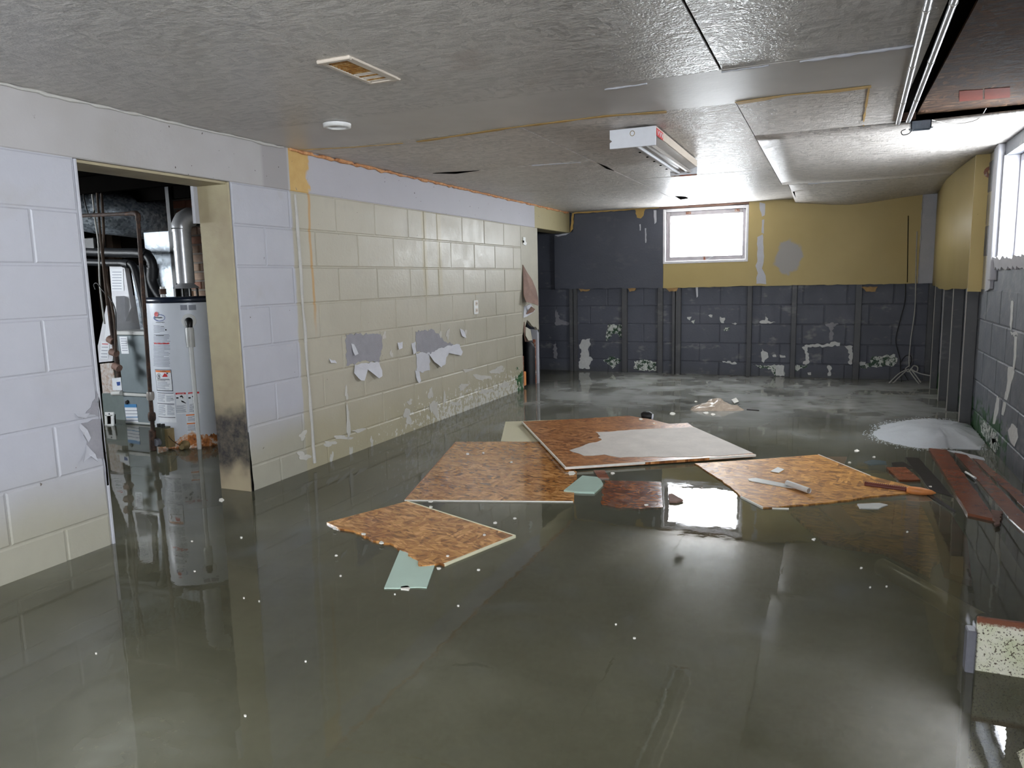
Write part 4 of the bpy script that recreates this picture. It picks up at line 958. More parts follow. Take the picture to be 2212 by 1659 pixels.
def fpatch(name, mat, pix, d, y=FY, parent=fu, **kw):
    P_ = [YP(u, v, y) for u, v in pix]; return obj(name, MBo(fu).prism(P_, (0, -d, 0)), mat, parent, **kw)
fpatch('label', 'sticker', [(258, 727), (275, 727), (279, 764), (263, 764)], .002, label='white printed label')
for i in range(6): fpatch('printing', 'ink_grey', [(261+i*.7, 731+i*5), (273+i*.7, 731+i*5), (273.2+i*.7, 732.6+i*5), (261.2+i*.7, 732.6+i*5)], .003)
fpatch('label', 'sticker', [(269, 873), (295, 873), (299, 912), (274, 912)], .002, label='blue headed rating label')
fpatch('label_header', 'ink_sky', [(269, 873), (295, 873), (295.8, 880), (270, 880)], .003)
for i in range(4): fpatch('rule', 'ink_sky' if i == 2 else 'ink_grey', [(271+i, 886+i*7), (296.5+i*.7, 886+i*7), (296.7+i*.7, 887.6+i*7), (271.2+i, 887.6+i*7)], .003)
fpatch('door_knob', 'black_rubber', [(273, 867), (277, 864), (279, 868), (277, 873), (274, 873)], .012)
# warm-air plenum above, coil case, transition
obj('plenum', MBo(fu).box(-4.84, FY+.14, .725, -4.56, FY+.30, 1.47, .004), 'galv', fu, label='spangled galvanised plenum')
obj('plenum_corner', MBo(fu).box(-4.565, FY+.125, .725, -4.525, FY+.16, 1.80, .003), 'black_pipe', fu)
obj('upright_duct', MBo(fu).prism([YP(282, 575, FY+.05), YP(297, 573, FY+.05), YP(318, 712, FY+.05), YP(303, 712, FY+.05)], (0, .10, 0)), 'galv', fu)
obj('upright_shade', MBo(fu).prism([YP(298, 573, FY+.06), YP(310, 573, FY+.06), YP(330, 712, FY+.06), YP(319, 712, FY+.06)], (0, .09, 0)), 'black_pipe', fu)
obj('coil_panel', MBo(fu).prism([YP(236, 572, FY+.2), YP(268, 572, FY+.2), YP(283, 665, FY+.2), YP(262, 716, FY+.2), YP(248, 716, FY+.2)], (0, .04, 0)), 'white_metal', fu, label='pale slanted coil case panel')
obj('case_label', MBo(fu).prism([YP(239, 580, FY+.198), YP(266, 580, FY+.198), YP(268, 628, FY+.198), YP(241, 628, FY+.198)], (0, -.002, 0)), 'sticker', fu)
for i in range(7): fpatch('printing', 'ink_grey', [(243, 587+i*6), (262, 587+i*6), (262, 588.5+i*6), (243, 588.5+i*6)], .003, FY+.196)
fpatch('case_label', 'cream_board', [(247, 652), (258, 652), (257, 673), (248, 673)], .002, FY+.196)
# slanted return duct at the left
RD = FY+.12
obj('return_duct', MBo(fu).prism([YP(234, 640, RD), YP(250, 640, RD), YP(252, 700, RD), YP(243, 780, RD), YP(214, 783, RD), YP(211, 748, RD)], (0, .35, 0)), 'white_metal', fu, label='white slanted return air duct with stickers')
obj('duct_label', MBo(fu).prism([YP(232, 680, RD), YP(242, 680, RD), YP(238, 732, RD), YP(226, 732, RD)], (0, -.002, 0)), 'sticker', fu)
obj('duct_label', MBo(fu).prism([YP(219, 737, RD), YP(238, 739, RD), YP(234, 776, RD), YP(216, 774, RD)], (0, -.002, 0)), 'sticker', fu)
for i in range(5): fpatch('printing', 'ink_red' if i == 0 else 'ink_grey', [(221-i*.6, 742+i*7), (234-i*.6, 742.5+i*7), (234-i*.6, 744+i*7), (221-i*.6, 743.5+i*7)], .003, RD-.001)
obj('duct_foot', MBo(fu).prism([YP(216, 786, RD), YP(243, 784, RD), YP(252, 850, RD), YP(222, 852, RD)], (0, .3, 0)), 'rust_pale', fu)
obj('duct_base', MBo(fu).prism([YP(220, 850, RD-.02), YP(268, 850, RD-.02), YP(276, 950, RD-.02), YP(230, 952, RD-.02)], (0, .3, 0)), 'furnace_lower', fu)
fpatch('box_label', 'sticker', [(244, 817), (263, 815), (266, 843), (246, 843)], .01, FY+.06)
fpatch('box_mark', 'ink_blue', [(254, 825), (262, 824), (262, 832), (256, 833)], .011, FY+.06)
obj('handle', MBo(fu).tube([YP(243, 850, FY-.02), YP(262, 849, FY-.02)], .018, 10), 'pale_plastic', fu)
# electrical plate standing in front of it
ep = empty('outlet_plate', YP(238, 920, FY-.1), label='white outlet plate half under water left of the furnace', category='outlet')
mb = MBo(ep); yq = FY-.1
for (a, b, c, d) in [(228, 890, 247, 898), (228, 916, 247, 928), (228, 896, 232, 918), (241, 896, 247, 918)]:
    mb.prism([YP(a, b, yq), YP(c, b, yq), YP(c+.8, d, yq), YP(a+.8, d, yq)], (0, -.008, 0))
obj('plate', mb, 'white_plastic', ep)
obj('opening', MBo(ep).prism([YP(231, 896, yq), YP(242, 896, yq), YP(243, 917, yq), YP(232, 917, yq)], (0, .03, 0)), 'gap_black', ep)
for p in ((236, 894), (238, 922)): obj('screw', MBo(ep).tube([YP(p[0], p[1], yq-.008), YP(p[0], p[1], yq-.011)], .006, 8), 'ink', ep)
# big round air duct overhead
ad = empty('air_duct', YP(270, 480, FY+.1), label='large curved sheet metal air duct overhead in the utility room', category='duct')
A = YP(150, 445, FY-.1); B = YP(255, 462, FY+.1); C_ = YP(340, 475, FY+.42)
obj('duct_body', MBo(ad).tube(smooth_path([A, (A+B)/2+Vector((0, 0, -.01)), B, C_]), .165, 28), 'galv', ad)
for p, q in ((A.lerp(B, .55), A.lerp(B, .58)),): obj('seam_band', MBo(ad).tube([p+Vector((0, 0, -.008)), q+Vector((0, 0, -.008))], .169, 28), 'galv', ad)
# black plastic pipes
def pipe(name, pts, r, mat, label, cat, fit=True, n=14, group=None):
    e = empty(name, pts[0], label=label, category=cat)
    if group: e['group'] = group
    obj('run', MBo(e).tube(smooth_path(pts, 5) if len(pts) > 3 else pts, r, n), mat, e)
    return e
y_ = FY-.08
e = pipe('vent_pipe', [YP(180, 543, y_), YP(250, 546, y_), YP(300, 547, y_), YP(322, 556, y_), YP(330, 580, y_), YP(328, 605, y_), YP(338, 628, y_), YP(352, 648, y_)], .034, 'black_pipe', 'upper black plastic vent pipe, elbowing down behind the water heater', 'pipe')
obj('coupling', MBo(e).tube([YP(306, 547, y_), YP(318, 552, y_)], .041, 14), 'black_pipe', e); obj('coupling', MBo(e).tube([YP(330, 578, y_), YP(329, 600, y_)], .041, 14), 'black_pipe', e)
y_ = FY-.12
e = pipe('vent_pipe', [YP(180, 566, y_), YP(230, 568, y_), YP(275, 569, y_), YP(288, 575, y_), YP(296, 600, y_), YP(308, 650, y_), YP(318, 705, y_)], .026, 'black_pipe', 'lower black plastic vent pipe, bending down to the furnace top', 'pipe')
obj('coupling', MBo(e).tube([YP(268, 569, y_), YP(280, 571, y_)], .032, 14), 'black_pipe', e)
# gas pipes
GY = 3.36
g = empty('gas_pipe', YP(330, 955, GY), label='dark iron gas pipe dropping in front of the water heater', category='pipe')
obj('run', MBo(g).tube([YP(150, 467, GY), YP(292, 461, GY)], .012, 12), 'iron_pipe', g)
obj('elbow', MBo(g).tube(smooth_path([YP(284, 461, GY), YP(294, 461, GY), YP(298, 466, GY), YP(298, 477, GY)], 4), .0165, 12), 'iron_pipe', g)
obj('drop', MBo(g).tube([YP(298, 470, GY), YP(332, 960, GY)], .0125, 12), 'iron_pipe', g)
for v in (855, 900): 
    u = 298+(v-470)*34/490
    obj('union', MBo(g).tube([YP(u, v-9, GY), YP(u, v-4, GY), YP(u+.4, v+4, GY), YP(u+.6, v+9, GY)], [.020, .024, .024, .020], 8), 'fixture_grey' if v == 855 else 'iron_pipe', g)
obj('drip_leg', MBo(g).tube([YP(329, 930, GY), YP(331, 972, GY)], .022, 12), 'iron_pipe', g)
g = empty('gas_pipe', YP(255, 790, 3.9), label='rusty gas pipe with shut-off valve beside the furnace', category='pipe')
obj('run', MBo(g).tube([YP(226, 560, 3.9), YP(240, 700, 3.9), YP(257, 815, 3.9)], .016, 12), 'iron_pipe', g)
obj('shut_off', MBo(g).tube([YP(236, 732, 3.9), YP(246, 738, 3.9)], .03, 10), 'torn_brown', g); obj('shut_off', MBo(g).tube([YP(240, 760, 3.88), YP(252, 764, 3.88)], .026, 10), 'torn_brown', g); obj('shut_off', MBo(g).tube([YP(247, 790, 3.88), YP(258, 796, 3.88)], .028, 10), 'torn_brown', g)
# hanging wires
for i, (pix, y_, r, mt, lb) in enumerate([
    ([(196, 388), (205, 470), (212, 520), (214, 560), (216, 620), (226, 700)], 3.7, .006, 'cable_white', 'straight grey cable hanging left of the furnace'),
    ([(218, 395), (224, 500), (222, 545), (228, 590), (238, 640), (248, 700), (250, 760)], 3.68, .009, 'dark_wood', 'thick brown cable bundle hanging beside the furnace'),
    ([(206, 625), (203, 615), (210, 612), (222, 628), (238, 645), (249, 670), (251, 712)], 3.66, .004, 'cable_black', 'thin hooked wire looping beside the furnace'),
    ([(176, 372), (180, 420), (190, 460), (196, 470), (204, 455)], 3.62, .004, 'cable_black', 'short forked wire near the overhead duct'),
    ([(170, 395), (200, 400), (230, 398), (260, 402)], 3.7, .005, 'cable_white', 'pale wire along the utility ceiling'),
    ([(204, 372), (208, 392), (216, 500), (224, 580), (232, 660)], 3.62, .008, 'dark_wood', 'stiff dark conduit hanging behind the cable bundle')]):
    obj('wire', MB().tube(smooth_path([YP(u, v, y_) for u, v in pix]), r, 6), mt, label=lb, category='wire', group='wires in the utility room')
obj('control_box', MB().box(YP(190, 525, 3.95).x, 3.9, YP(190, 540, 3.95).z, YP(216, 525, 3.95).x, 4.0, YP(190, 515, 3.95).z, .006), 'black_rubber', label='small black control box under the overhead duct', category='box')
for u in (196, 212, 232):
    p = YP(u, 600, 5.0); obj('wall_stud', MB().box(p.x-.04, 5.06, ZF, p.x+.04, 5.15, 1.86), 'dark_wood', bpy.data.objects['wall_partition'])

# ================================================================ CEILING FITTINGS
# rusty air register
V = [CE(u, v) for u, v in [(697, 131), (762, 121), (852, 171), (800, 178)]]
vx0, vx1, vy0, vy1 = -1.575, -1.445, 2.075, 2.39
cv = empty('ceiling_register', ((vx0+vx1)/2, (vy0+vy1)/2, ZC), label='rusted white air register with thin slats set in the ceiling', category='vent')
mb = MBo(cv); fw = .018
mb.box(vx0, vy0, ZC-.012, vx1, vy0+.02, ZC, .003).box(vx0, vy1-.02, ZC-.008, vx1, vy1, ZC, .003).box(vx0, vy0+.02, ZC-.008, vx0+fw, vy1-.02, ZC, .002).box(vx1-.03, vy0+.02, ZC-.008, vx1, vy1-.02, ZC, .002)
obj('frame', mb, 'fixture_cream', cv)
obj('throat', MBo(cv).box(vx0+fw, vy0+.02, ZC-.0015, vx1-.03, vy1-.02, ZC-.0005), 'wood_black', cv)
for i in range(17):
    y_ = vy0+.028+i*.0155
    o = obj('slat', MBo(cv).prism([(vx0+fw, y_, ZC-.001), (vx1-.03, y_, ZC-.001), (vx1-.03, y_+.005, ZC-.006), (vx0+fw, y_+.005, ZC-.006)], (0, .0022, 0)), 'rusty_slat' if i < 9 or i % 3 == 0 else 'fixture_cream', cv)
# ring of a removed detector
c = CE(728, 267.5)
obj('detector_ring', MB().lathe([(.040, -.001), (.040, -.016), (.046, -.018), (.062, -.016), (.064, -.001)], (c.x, c.y, ZC), 36), 'white_plastic', label='white mounting ring of a removed detector on the ceiling', category='ring')
# fluorescent fixture
fx0, fx1, fy0, fy1 = -1.03, -.80, 3.66, 4.875
fh = .115
lf = empty('light_fixture', ((fx0+fx1)/2, fy0, ZC), label='white fluorescent ceiling fixture without tubes, rust along its far end', category='light fixture')
# size it from the photo: front face corners
p0 = hit(1317, 278, 1, fy0); p1 = hit(1416, 269, 1, fy0); p2 = hit(1416, 313, 1, fy0); fx0, fx1, zb_ = p0.x, p1.x, p2.z
obj('end_cap', MBo(lf).prism(ragged([(fx0, fy0, zb_), (fx1, fy0, zb_), (fx1, fy0, ZC-.006), (fx0, fy0, ZC-.006), (fx0+.0, fy0, zb_+.045), (fx0+.012, fy0, zb_+.036), (fx0, fy0, zb_+.028)], .0005, .1, 1), (0, .014, 0)), 'fixture_white', lf)
hx = (fx0+fx1)/2
prof = [(fx0+.075, ZC-.004), (fx0+.085, zb_+.038), (hx-.035, zb_+.022), (hx+.035, zb_+.022), (fx1-.006, zb_+.05), (fx1-.004, ZC-.004)]
mb = MBo(lf); vs = [Vector((x, y_, z)) for y_ in (fy0+.014, fy1-.012) for x, z in prof]; k = len(prof)
mb.add(vs, [(i, i+1, k+i+1, k+i) for i in range(k-1)]); obj('channel', mb, 'fixture_grey', lf)
obj('side_flange', MBo(lf).box(fx1-.006, fy0+.01, zb_+.05, fx1, fy1-.012, ZC-.004, .001), 'fixture_cream', lf)
for x in (fx0+.105, hx, fx1-.045): obj('rail', MBo(lf).box(x-.012, fy0+.012, zb_+.012, x+.012, fy1-.03, zb_+.030, .006), 'fixture_grey' if x != hx else 'fixture_white', lf)
obj('far_cap', MBo(lf).prism([(fx0+.06, fy1, ZC-.09), (fx1, fy1, ZC-.09), (fx1, fy1, ZC-.002), (fx0+.06, fy1, ZC-.002)], (0, -.012, 0)), 'fixture_white', lf)
obj('rust_lip', MBo(lf).box(fx0+.065, fy1-.014, ZC-.096, fx1, fy1, ZC-.088, .002), 'rust_edge', lf)
for i in range(5): obj('knockout', MBo(lf).tube([(hx-.022, fy0+.25+i*.17, zb_+.014), (hx-.022, fy0+.25+i*.17, zb_+.010)], .007, 8), 'gap_black', lf)
p = hit(1366, 288, 1, fy0)
obj('ring_mark', MBo(lf).tube([Vector((p.x+.011*math.cos(t), fy0-.001, p.z+.012*math.sin(t))) for t in [i*math.pi/8 for i in range(17)]], .0016, 6), 'brass', lf)
mb = MBo(lf).prism([(fx1+.0005, fy0+.02, ZC-.012), (fx1+.0005, fy0+.17, ZC-.012), (fx1+.0005, fy0+.17, ZC-.048), (fx1+.0005, fy0+.02, ZC-.048)], (.001, 0, 0)); st = obj('union_sticker', mb, 'ink_red', lf, label='small red sticker')
for j in range(3):
    obj('scribble', MBo(lf).tube([(fx1+.002, fy0+.04+j*.045, ZC-.018), (fx1+.002, fy0+.05+j*.045, ZC-.042), (fx1+.002, fy0+.07+j*.045, ZC-.02)], .002, 5), 'sticker', st)
# two steel rails in the ceiling slot
for (u0, v0, u1, v1, lb) in [(1940, 266, 2007, 0, 'left of two shiny steel rails along the ceiling slot'), (1962, 262, 2062, 0, 'right of two shiny steel rails along the ceiling slot')]:
    a = WA(u0, v0, ZC-.006); b = WA(u1, v1, ZC-.006); dd = (b-a).normalized(); b2 = a+dd*4.2
    rl = empty('steel_rail', a, label=lb, category='rail', group='steel rails in the ceiling slot')
    obj('tube', MBo(rl).tube([a, b2], .0105, 12), 'rail_steel', rl)
    for k in range(4): q = a+dd*(.5+k*.62); obj('joint', MBo(rl).tube([q, q+dd*.014], .012, 12), 'fixture_grey', rl)
# junction box by the rails
p = WA(1990, 268, ZC-.02)
jb = empty('junction_box', (p.x, p.y, ZC), label='grey steel junction box hanging at the end of the rails', category='junction box')
ang = .0
mb = MBo(jb); xa, xb = WA(1968, 268, ZC-.02).x, WA(2011, 266, ZC-.02).x
yq = p.y
mb.box(xa, yq-.03, ZC-.045, xb, yq-.026, ZC-.004).box(xa, yq+.03, ZC-.045, xb, yq+.034, ZC-.004).box(xa, yq-.03, ZC-.045, xa+.004, yq+.034, ZC-.004).box(xb-.004, yq-.03, ZC-.045, xb, yq+.034, ZC-.004).box(xa, yq-.03, ZC-.008, xb, yq+.034, ZC-.004)
obj('box_shell', mb, 'box_steel', jb); obj('opening', MBo(jb).box(xa+.004, yq-.026, ZC-.012, xb-.004, yq+.03, ZC-.009), 'gap_black', jb)
for x in (xa-.008, xb): obj('ear', MBo(jb).box(x, yq-.02, ZC-.044, x+.008, yq-.004, ZC-.04), 'box_steel', jb)
obj('wire_loop', MBo(jb).tube(smooth_path([(xa+.02, yq, ZC-.02), (xa-.0, yq+.01, ZC-.055), (xa-.03, yq+.01, ZC-.062), (xa-.038, yq+.005, ZC-.045), (xa-.02, yq, ZC-.038)]), .0022, 6), 'cable_black', jb)
obj('wire', MB().tube(smooth_path([(xb, yq, ZC-.004), CE(2060, 262)+Vector((0, 0, -.012)), CE(2110, 255)+Vector((0, 0, -.008)), CE(2130, 243)+Vector((0, 0, .02))]), .0022, 6), 'cable_white', label='thin pale wire running along the bare board edge from the junction box', category='wire')

# ================================================================ WALL FITTINGS
# outlet on the cream wall
o_ = LW(1027.5, 663); eo = empty('wall_outlet', o_, label='narrow white power outlet on the cream block wall', category='outlet')
a = LW(1022.5, 649); b = LW(1032, 678)
obj('cover', MBo(eo).box(XL, a.y, b.z, XL+.008, b.y, a.z, .003), 'white_plastic', eo)
for k in (-1, 1):
    obj('socket', MBo(eo).box(XL+.008, o_.y-.02, o_.z+k*.028-.016, XL+.0105, o_.y+.02, o_.z+k*.028+.016, .004), 'fixture_cream', eo)
    for s_ in (-1, 1): obj('slot', MBo(eo).box(XL+.010, o_.y+s_*.008-.002, o_.z+k*.028-.006, XL+.0112, o_.y+s_*.008+.002, o_.z+k*.028+.006), 'gap_black', eo)
# broken switch plate near the wall end
a = LW(1130, 512, 0); eo = empty('switch_plate', a, label='broken white switch plate at the wall end', category='switch')
obj('plate', MBo(eo).prism([LW(1129.5, 512), LW(1134, 513), LW(1134.5, 522), LW(1137, 525), LW(1135, 530), LW(1129.5, 528)], (.006, 0, 0)), 'white_plastic', eo)
obj('hole', MBo(eo).prism([LW(1129.8, 519, .006), LW(1132, 520, .006), LW(1132, 524, .006), LW(1129.8, 524, .006)], (.001, 0, 0)), 'gap_black', eo)
# hanging cables in the far right corner
kc = Vector(YP(1962, 790, 7.80))
P_ = [YP(1956, 612, 7.93), YP(1955, 650, 7.91), YP(1945, 690, 7.90), YP(1935, 735, 7.90), YP(1944, 775, 7.88), YP(1945, 800, 7.85), YP(1948, 830, 7.84)]
cb = empty('black_cable', P_[0], label='black cable dangling from the yellow panel into the water', category='cable')
obj('strand', MBo(cb).tube(smooth_path(P_), .004, 6), 'cable_black', cb)
obj('loop', MBo(cb).tube(smooth_path([YP(1944, 785, 7.86), YP(1955, 770, 7.84), YP(1966, 768, 7.83), YP(1969, 780, 7.83), YP(1960, 795, 7.84), YP(1950, 800, 7.85), YP(1962, 822, 7.84)]), .004, 6), 'cable_black', cb)
P_ = [YP(1981, 500, 7.92), YP(1979, 560, 7.918), YP(1978, 615, 7.90), YP(1976, 670, 7.87), YP(1968, 730, 7.84), YP(1964, 770, 7.82), YP(1964, 792, 7.80)]
cb = empty('white_cable', P_[0], label='pale cable hanging in the corner, knotted above the water', category='cable')
obj('strand', MBo(cb).tube(smooth_path(P_), .005, 6), 'cable_white', cb)
obj('knot', MBo(cb).tube(smooth_path([YP(1964, 790, 7.80), YP(1956, 797, 7.79), YP(1962, 803, 7.78), YP(1969, 796, 7.79), YP(1974, 790, 7.80), YP(1982, 793, 7.80), YP(1980, 803, 7.80), YP(1968, 800, 7.79)]), .006, 6), 'cable_white', cb)
for pix in [[(1963, 797), (1945, 805), (1930, 818), (1916, 832)], [(1961, 798), (1945, 812), (1928, 828)], [(1966, 797), (1976, 808), (1989, 826)], [(1966, 796), (1985, 806), (2012, 812)], [(1962, 798), (1972, 812), (1986, 830)]]:
    obj('tail', MBo(cb).tube(smooth_path([YP(u, v, 7.79-.02*i) for i, (u, v) in enumerate(pix)]), .0055, 6), 'cable_white', cb)

# ================================================================ FLOATING AND SUNKEN DEBRIS
def slab(name, pix, mat, top, th, label, cat, rag=None, amp=.012, step=.04, seed=1, tilt=None, group=None, parts=None):
    P_ = [WA(u, v, 0) for u, v in pix]
    if rag is not None: P_ = ragged(P_, amp, step, seed, rag)
    P_ = [Vector((p.x, p.y, top+(tilt[0]*(p.x-P_[0].x)+tilt[1]*(p.y-P_[0].y) if tilt else 0))) for p in P_]
    o = obj(name, MB().prism(P_, (0, 0, -th)), mat, label=label, category=cat)
    if group: o['group'] = group
    return origin(o)
def edge_strip(parent, pixa, pixb, z, w, mat):
    """bright cut edge of a board standing just proud of the water"""
    a = WA(*pixa); b = WA(*pixb); d = (b-a).normalized(); s_ = Vector((-d.y, d.x, 0))*w
    mb = MB().prism([Vector((p.x, p.y, z))-Vector(parent.location) for p in (a-s_, b-s_, b+s_, a+s_)], (0, 0, -.012)); obj('cut_edge', mb, mat, parent)
OSBG = 'strand board sheets adrift on the water'
bA = slab('strand_board', [(985, 955), (1168, 955), (1215, 1000), (1246, 1020), (1240, 1085), (874, 1082)], 'osb_wet', .003, .012, 'wide wet strand board at centre left, its long straight edge facing the viewer', 'board', [0, 1, 2, 3], .004, .12, 1, group=OSBG)
edge_strip(bA, (874, 1082), (1238, 1085), .005, .003, 'flake_white'); edge_strip(bA, (874, 1082), (985, 955), .004, .0025, 'wood_brown')
bB = slab('strand_board', [(1128, 917), (1250, 911), (1358, 904), (1400, 911), (1446, 922), (1485, 920), (1500, 930), (1632, 990), (1480, 1001), (1222, 1018)], 'osb_b', .022, .014, 'strand board half covered with whitish paint, topmost of the drifting sheets', 'board', [2, 3, 4], .006, .07, 2, group=OSBG)
edge_strip(bB, (1128, 917), (1222, 1018), .0235, .004, 'flake_white'); edge_strip(bB, (1222, 1018), (1632, 990), .0232, .004, 'flake_white')
P_ = [WA(u, v) for u, v in [(1286, 941), (1400, 934), (1500, 930), (1560, 957), (1626, 987), (1560, 993), (1480, 995), (1340, 997), (1305, 990), (1262, 993), (1230, 981), (1258, 972), (1300, 958)]]
P_ = [Vector((p.x, p.y, .0225))-Vector(bB.location) for p in ragged(P_, .012, .04, 5, [0, 5, 6, 7, 8, 9, 10, 11, 12])]
obj('paint_layer', MB().prism(P_, (0, 0, .0015)), 'board_paint', bB, label='whitish grey paint remaining on the board')
bC = slab('strand_board', [(1500, 1003), (1640, 994), (1768, 984), (1880, 1030), (1965, 1052), (1985, 1062), (1962, 1068), (1880, 1075), (1790, 1088), (1700, 1095), (1648, 1099), (1600, 1075), (1560, 1040)], 'osb_gold', .006, .012, 'golden strand board on the right with a white tube lying on it', 'board', [3, 4, 5, 6, 7, 8, 9, 10, 11, 12], .006, .05, 3, group=OSBG)
edge_strip(bC, (1600, 1075), (1648, 1099), .008, .003, 'flake_white'); edge_strip(bC, (1768, 984), (1880, 1030), .0075, .003, 'flake_white')
bD = slab('strand_board', [(706, 1132), (880, 1086), (1113, 1161), (958, 1224), (950, 1220), (905, 1226), (900, 1212), (868, 1192), (850, 1180), (800, 1168), (765, 1150), (730, 1143)], 'osb_wet', .008, .012, 'nearest strand board, diamond shaped with a splintered front edge', 'board', [3, 4, 5, 6, 7, 8, 9, 10], .008, .02, 4, group=OSBG)
edge_strip(bD, (880, 1086), (1113, 1161), .010, .003, 'cream_board'); edge_strip(bD, (1113, 1161), (960, 1223), .010, .0035, 'cream_board')
slab('strand_board', [(1305, 1038), (1428, 1041), (1432, 1096), (1380, 1100), (1340, 1098), (1300, 1090)], 'osb_dark', .001, .012, 'dark reddish strand board awash in the middle', 'board', [2, 3, 4, 5], .010, .03, 5, group=OSBG)
slab('cream_panel', [(1092, 911), (1200, 907), (1330, 907), (1300, 960), (1150, 956), (1082, 953)], 'cream_board', .001, .010, 'pale cream panel awash behind the strand boards', 'panel', [0, 1], .003, .1, 6)
slab('mint_board', [(1258, 1031), (1290, 1034), (1303, 1049), (1284, 1067), (1250, 1066), (1218, 1063)], 'mint_board', .010, .010, 'small mint green board scrap between the drifting strand boards', 'board scrap', [1, 4], .006, .03, 7, group='mint green scraps')
slab('mint_board', [(868, 1180), (945, 1205), (922, 1271), (830, 1272)], 'mint_board', .004, .010, 'mint green board scrap poking out from under the nearest strand board', 'board scrap', [2], .005, .03, 8, group='mint green scraps')
# sunken sheet below the right board, seen through the water
slab('sunken_board', [(1700, 1090), (1990, 1068), (2045, 1180), (2010, 1230), (1905, 1180), (1780, 1160)], 'osb_sunk', -.02, .012, 'sunken strand board fading into the murk below the golden board', 'board', [2, 3, 4], .02, .08, 9)
slab('plank', [(1770, 1092), (1815, 1088), (1868, 1145), (1838, 1152)], 'wood_brown', -.008, .015, 'short brown plank sunk below the golden board', 'plank')
slab('plank', [(1787, 985), (1830, 985), (1820, 1005), (1800, 1003)], 'wood_brown', -.004, .015, 'stub of pale red plank behind the golden board', 'plank')
PG = 'red brown planks by the right wall'
for i, (pix, mt, top, lb) in enumerate([
    ([(2006, 972), (2045, 976), (2152, 1128), (2090, 1114)], 'wood_red', .012, 'longest red brown plank, angled from the foam toward the viewer'),
    ([(2062, 979), (2088, 984), (2212, 1112), (2212, 1150), (2176, 1116)], 'wood_red', .004, 'red brown plank running beside the longest one toward the wall'),
    ([(2096, 986), (2120, 995), (2212, 1070), (2212, 1096)], 'wood_red', .002, 'red brown plank nearest the right wall'),
    ([(1914, 1013), (1956, 1013), (1988, 1040), (1942, 1041)], 'wood_red', .010, 'short square cut red brown plank beyond the orange stake'),
    ([(1955, 988), (1985, 990), (2060, 1075), (2010, 1060)], 'wood_black', .002, 'blackened plank wedged beside the longest plank'),
    ([(1925, 1000), (1950, 998), (1975, 1012), (1930, 1014)], 'wood_black', .002, 'black wood stub behind the short red plank'),
    ([(1985, 1070), (2030, 1065), (2090, 1160), (2100, 1250), (2040, 1230), (2015, 1130)], 'wood_red', -.008, 'broad sunken red plank closest to the viewer'),
    ([(1990, 1062), (1998, 1060), (2065, 1105), (2060, 1108)], 'wood_black', .004, 'thin black lath lying below the orange stake')]):
    slab('plank', pix, mt, top, .022, lb, 'plank', [1, 3], .003, .08, 30+i, group=PG)
bq = WA(2160, 1130)
edge = slab('splinter', [(2140, 1108), (2166, 1112), (2158, 1140), (2150, 1142), (2146, 1125)], 'torn_brown', .016, .008, 'frayed pink splinter at the near end of the longest plank', 'splinter', [0, 1, 2, 3], .008, .015, 60)
# orange stake with ribbed red hose
a = WA(1958, 1058, .016); b = WA(2022, 1065, .014); d = (b-a)
obj('orange_stake', MB().tube([a, a+d*.08, a+d*.5, a+d*.85, b], [.010, .019, .019, .012, .002], 12), 'orange_wood', label='orange wooden stake floating by the planks', category='stake')
a = WA(1868, 1046, .010); b = WA(1958, 1058, .010); pts = []; rs = []
for i in range(41): pts.append(a.lerp(b, i/40)); rs.append(.016 if i % 2 else .012)
obj('ribbed_hose', MB().tube(pts, rs, 12), 'hose_red', label='ribbed dark red hose end beside the orange stake', category='hose')
# white tube and strip on the golden board
a = WA(1700, 1043, .022); b = WA(1748, 1060, .022)
wt = empty('paper_tube', a, label='short white tube lying on the golden strand board', category='tube')
obj('tube_wall', MBo(wt).tube([a, b], .0135, 16, False), 'white_plastic', wt); obj('tube_end', MBo(wt).tube([b-(b-a)*.05, b-(b-a)*.04], .0125, 16), 'fixture_grey', wt); obj('tube_end', MBo(wt).tube([a, a+(b-a)*.02], .0133, 16), 'white_plastic', wt)
slab('plastic_strip', [(1616, 1038), (1632, 1036), (1722, 1054), (1718, 1058), (1690, 1055), (1618, 1042)], 'pale_plastic', .010, .004, 'thin translucent strip lying across the golden board', 'strip')
slab('paper_scrap', [(1664, 1022), (1680, 1013), (1694, 1018), (1682, 1025)], 'white_plastic', .011, .003, 'small white scrap on the golden board behind the tube', 'scrap')
slab('plastic_strip', [(1852, 1090), (1900, 1088), (1918, 1092), (1898, 1100), (1858, 1099)], 'pale_plastic', .004, .006, 'pale broken plastic piece floating in front of the golden board', 'strip', [0, 1, 2, 3], .005, .03, 61)
slab('wood_sliver', [(1668, 1098), (1704, 1099), (1704, 1101), (1668, 1100)], 'flake_white', .004, .004, 'thin pale sliver at the near tip of the golden board', 'sliver')
slab('blue_scrap', [(1866, 997), (1885, 992), (1914, 995), (1916, 1001), (1880, 1003)], 'blue_plastic', -.003, .006, 'blue plastic scrap under the surface behind the golden board', 'scrap', [0, 1, 2, 3, 4], .006, .03, 62)
slab('brick_piece', [(1282, 1018), (1306, 1018), (1316, 1034), (1292, 1034)], 'wood_red', .006, .016, 'small dark red wood block under the painted strand board', 'block')
slab('bark_chip', [(1444, 1071), (1452, 1070), (1476, 1084), (1462, 1088), (1446, 1087)], 'torn_brown', .010, .008, 'brown chip floating in the window reflection', 'chip', [0, 1, 2, 3], .003, .02, 63)
a = WA(2086, 1020, .012); b = WA(2107, 1033, .012)
obj('metal_rod', MB().tube([a, b], .006, 8), 'white_plastic', label='short white rod on the plank near the right wall', category='rod')
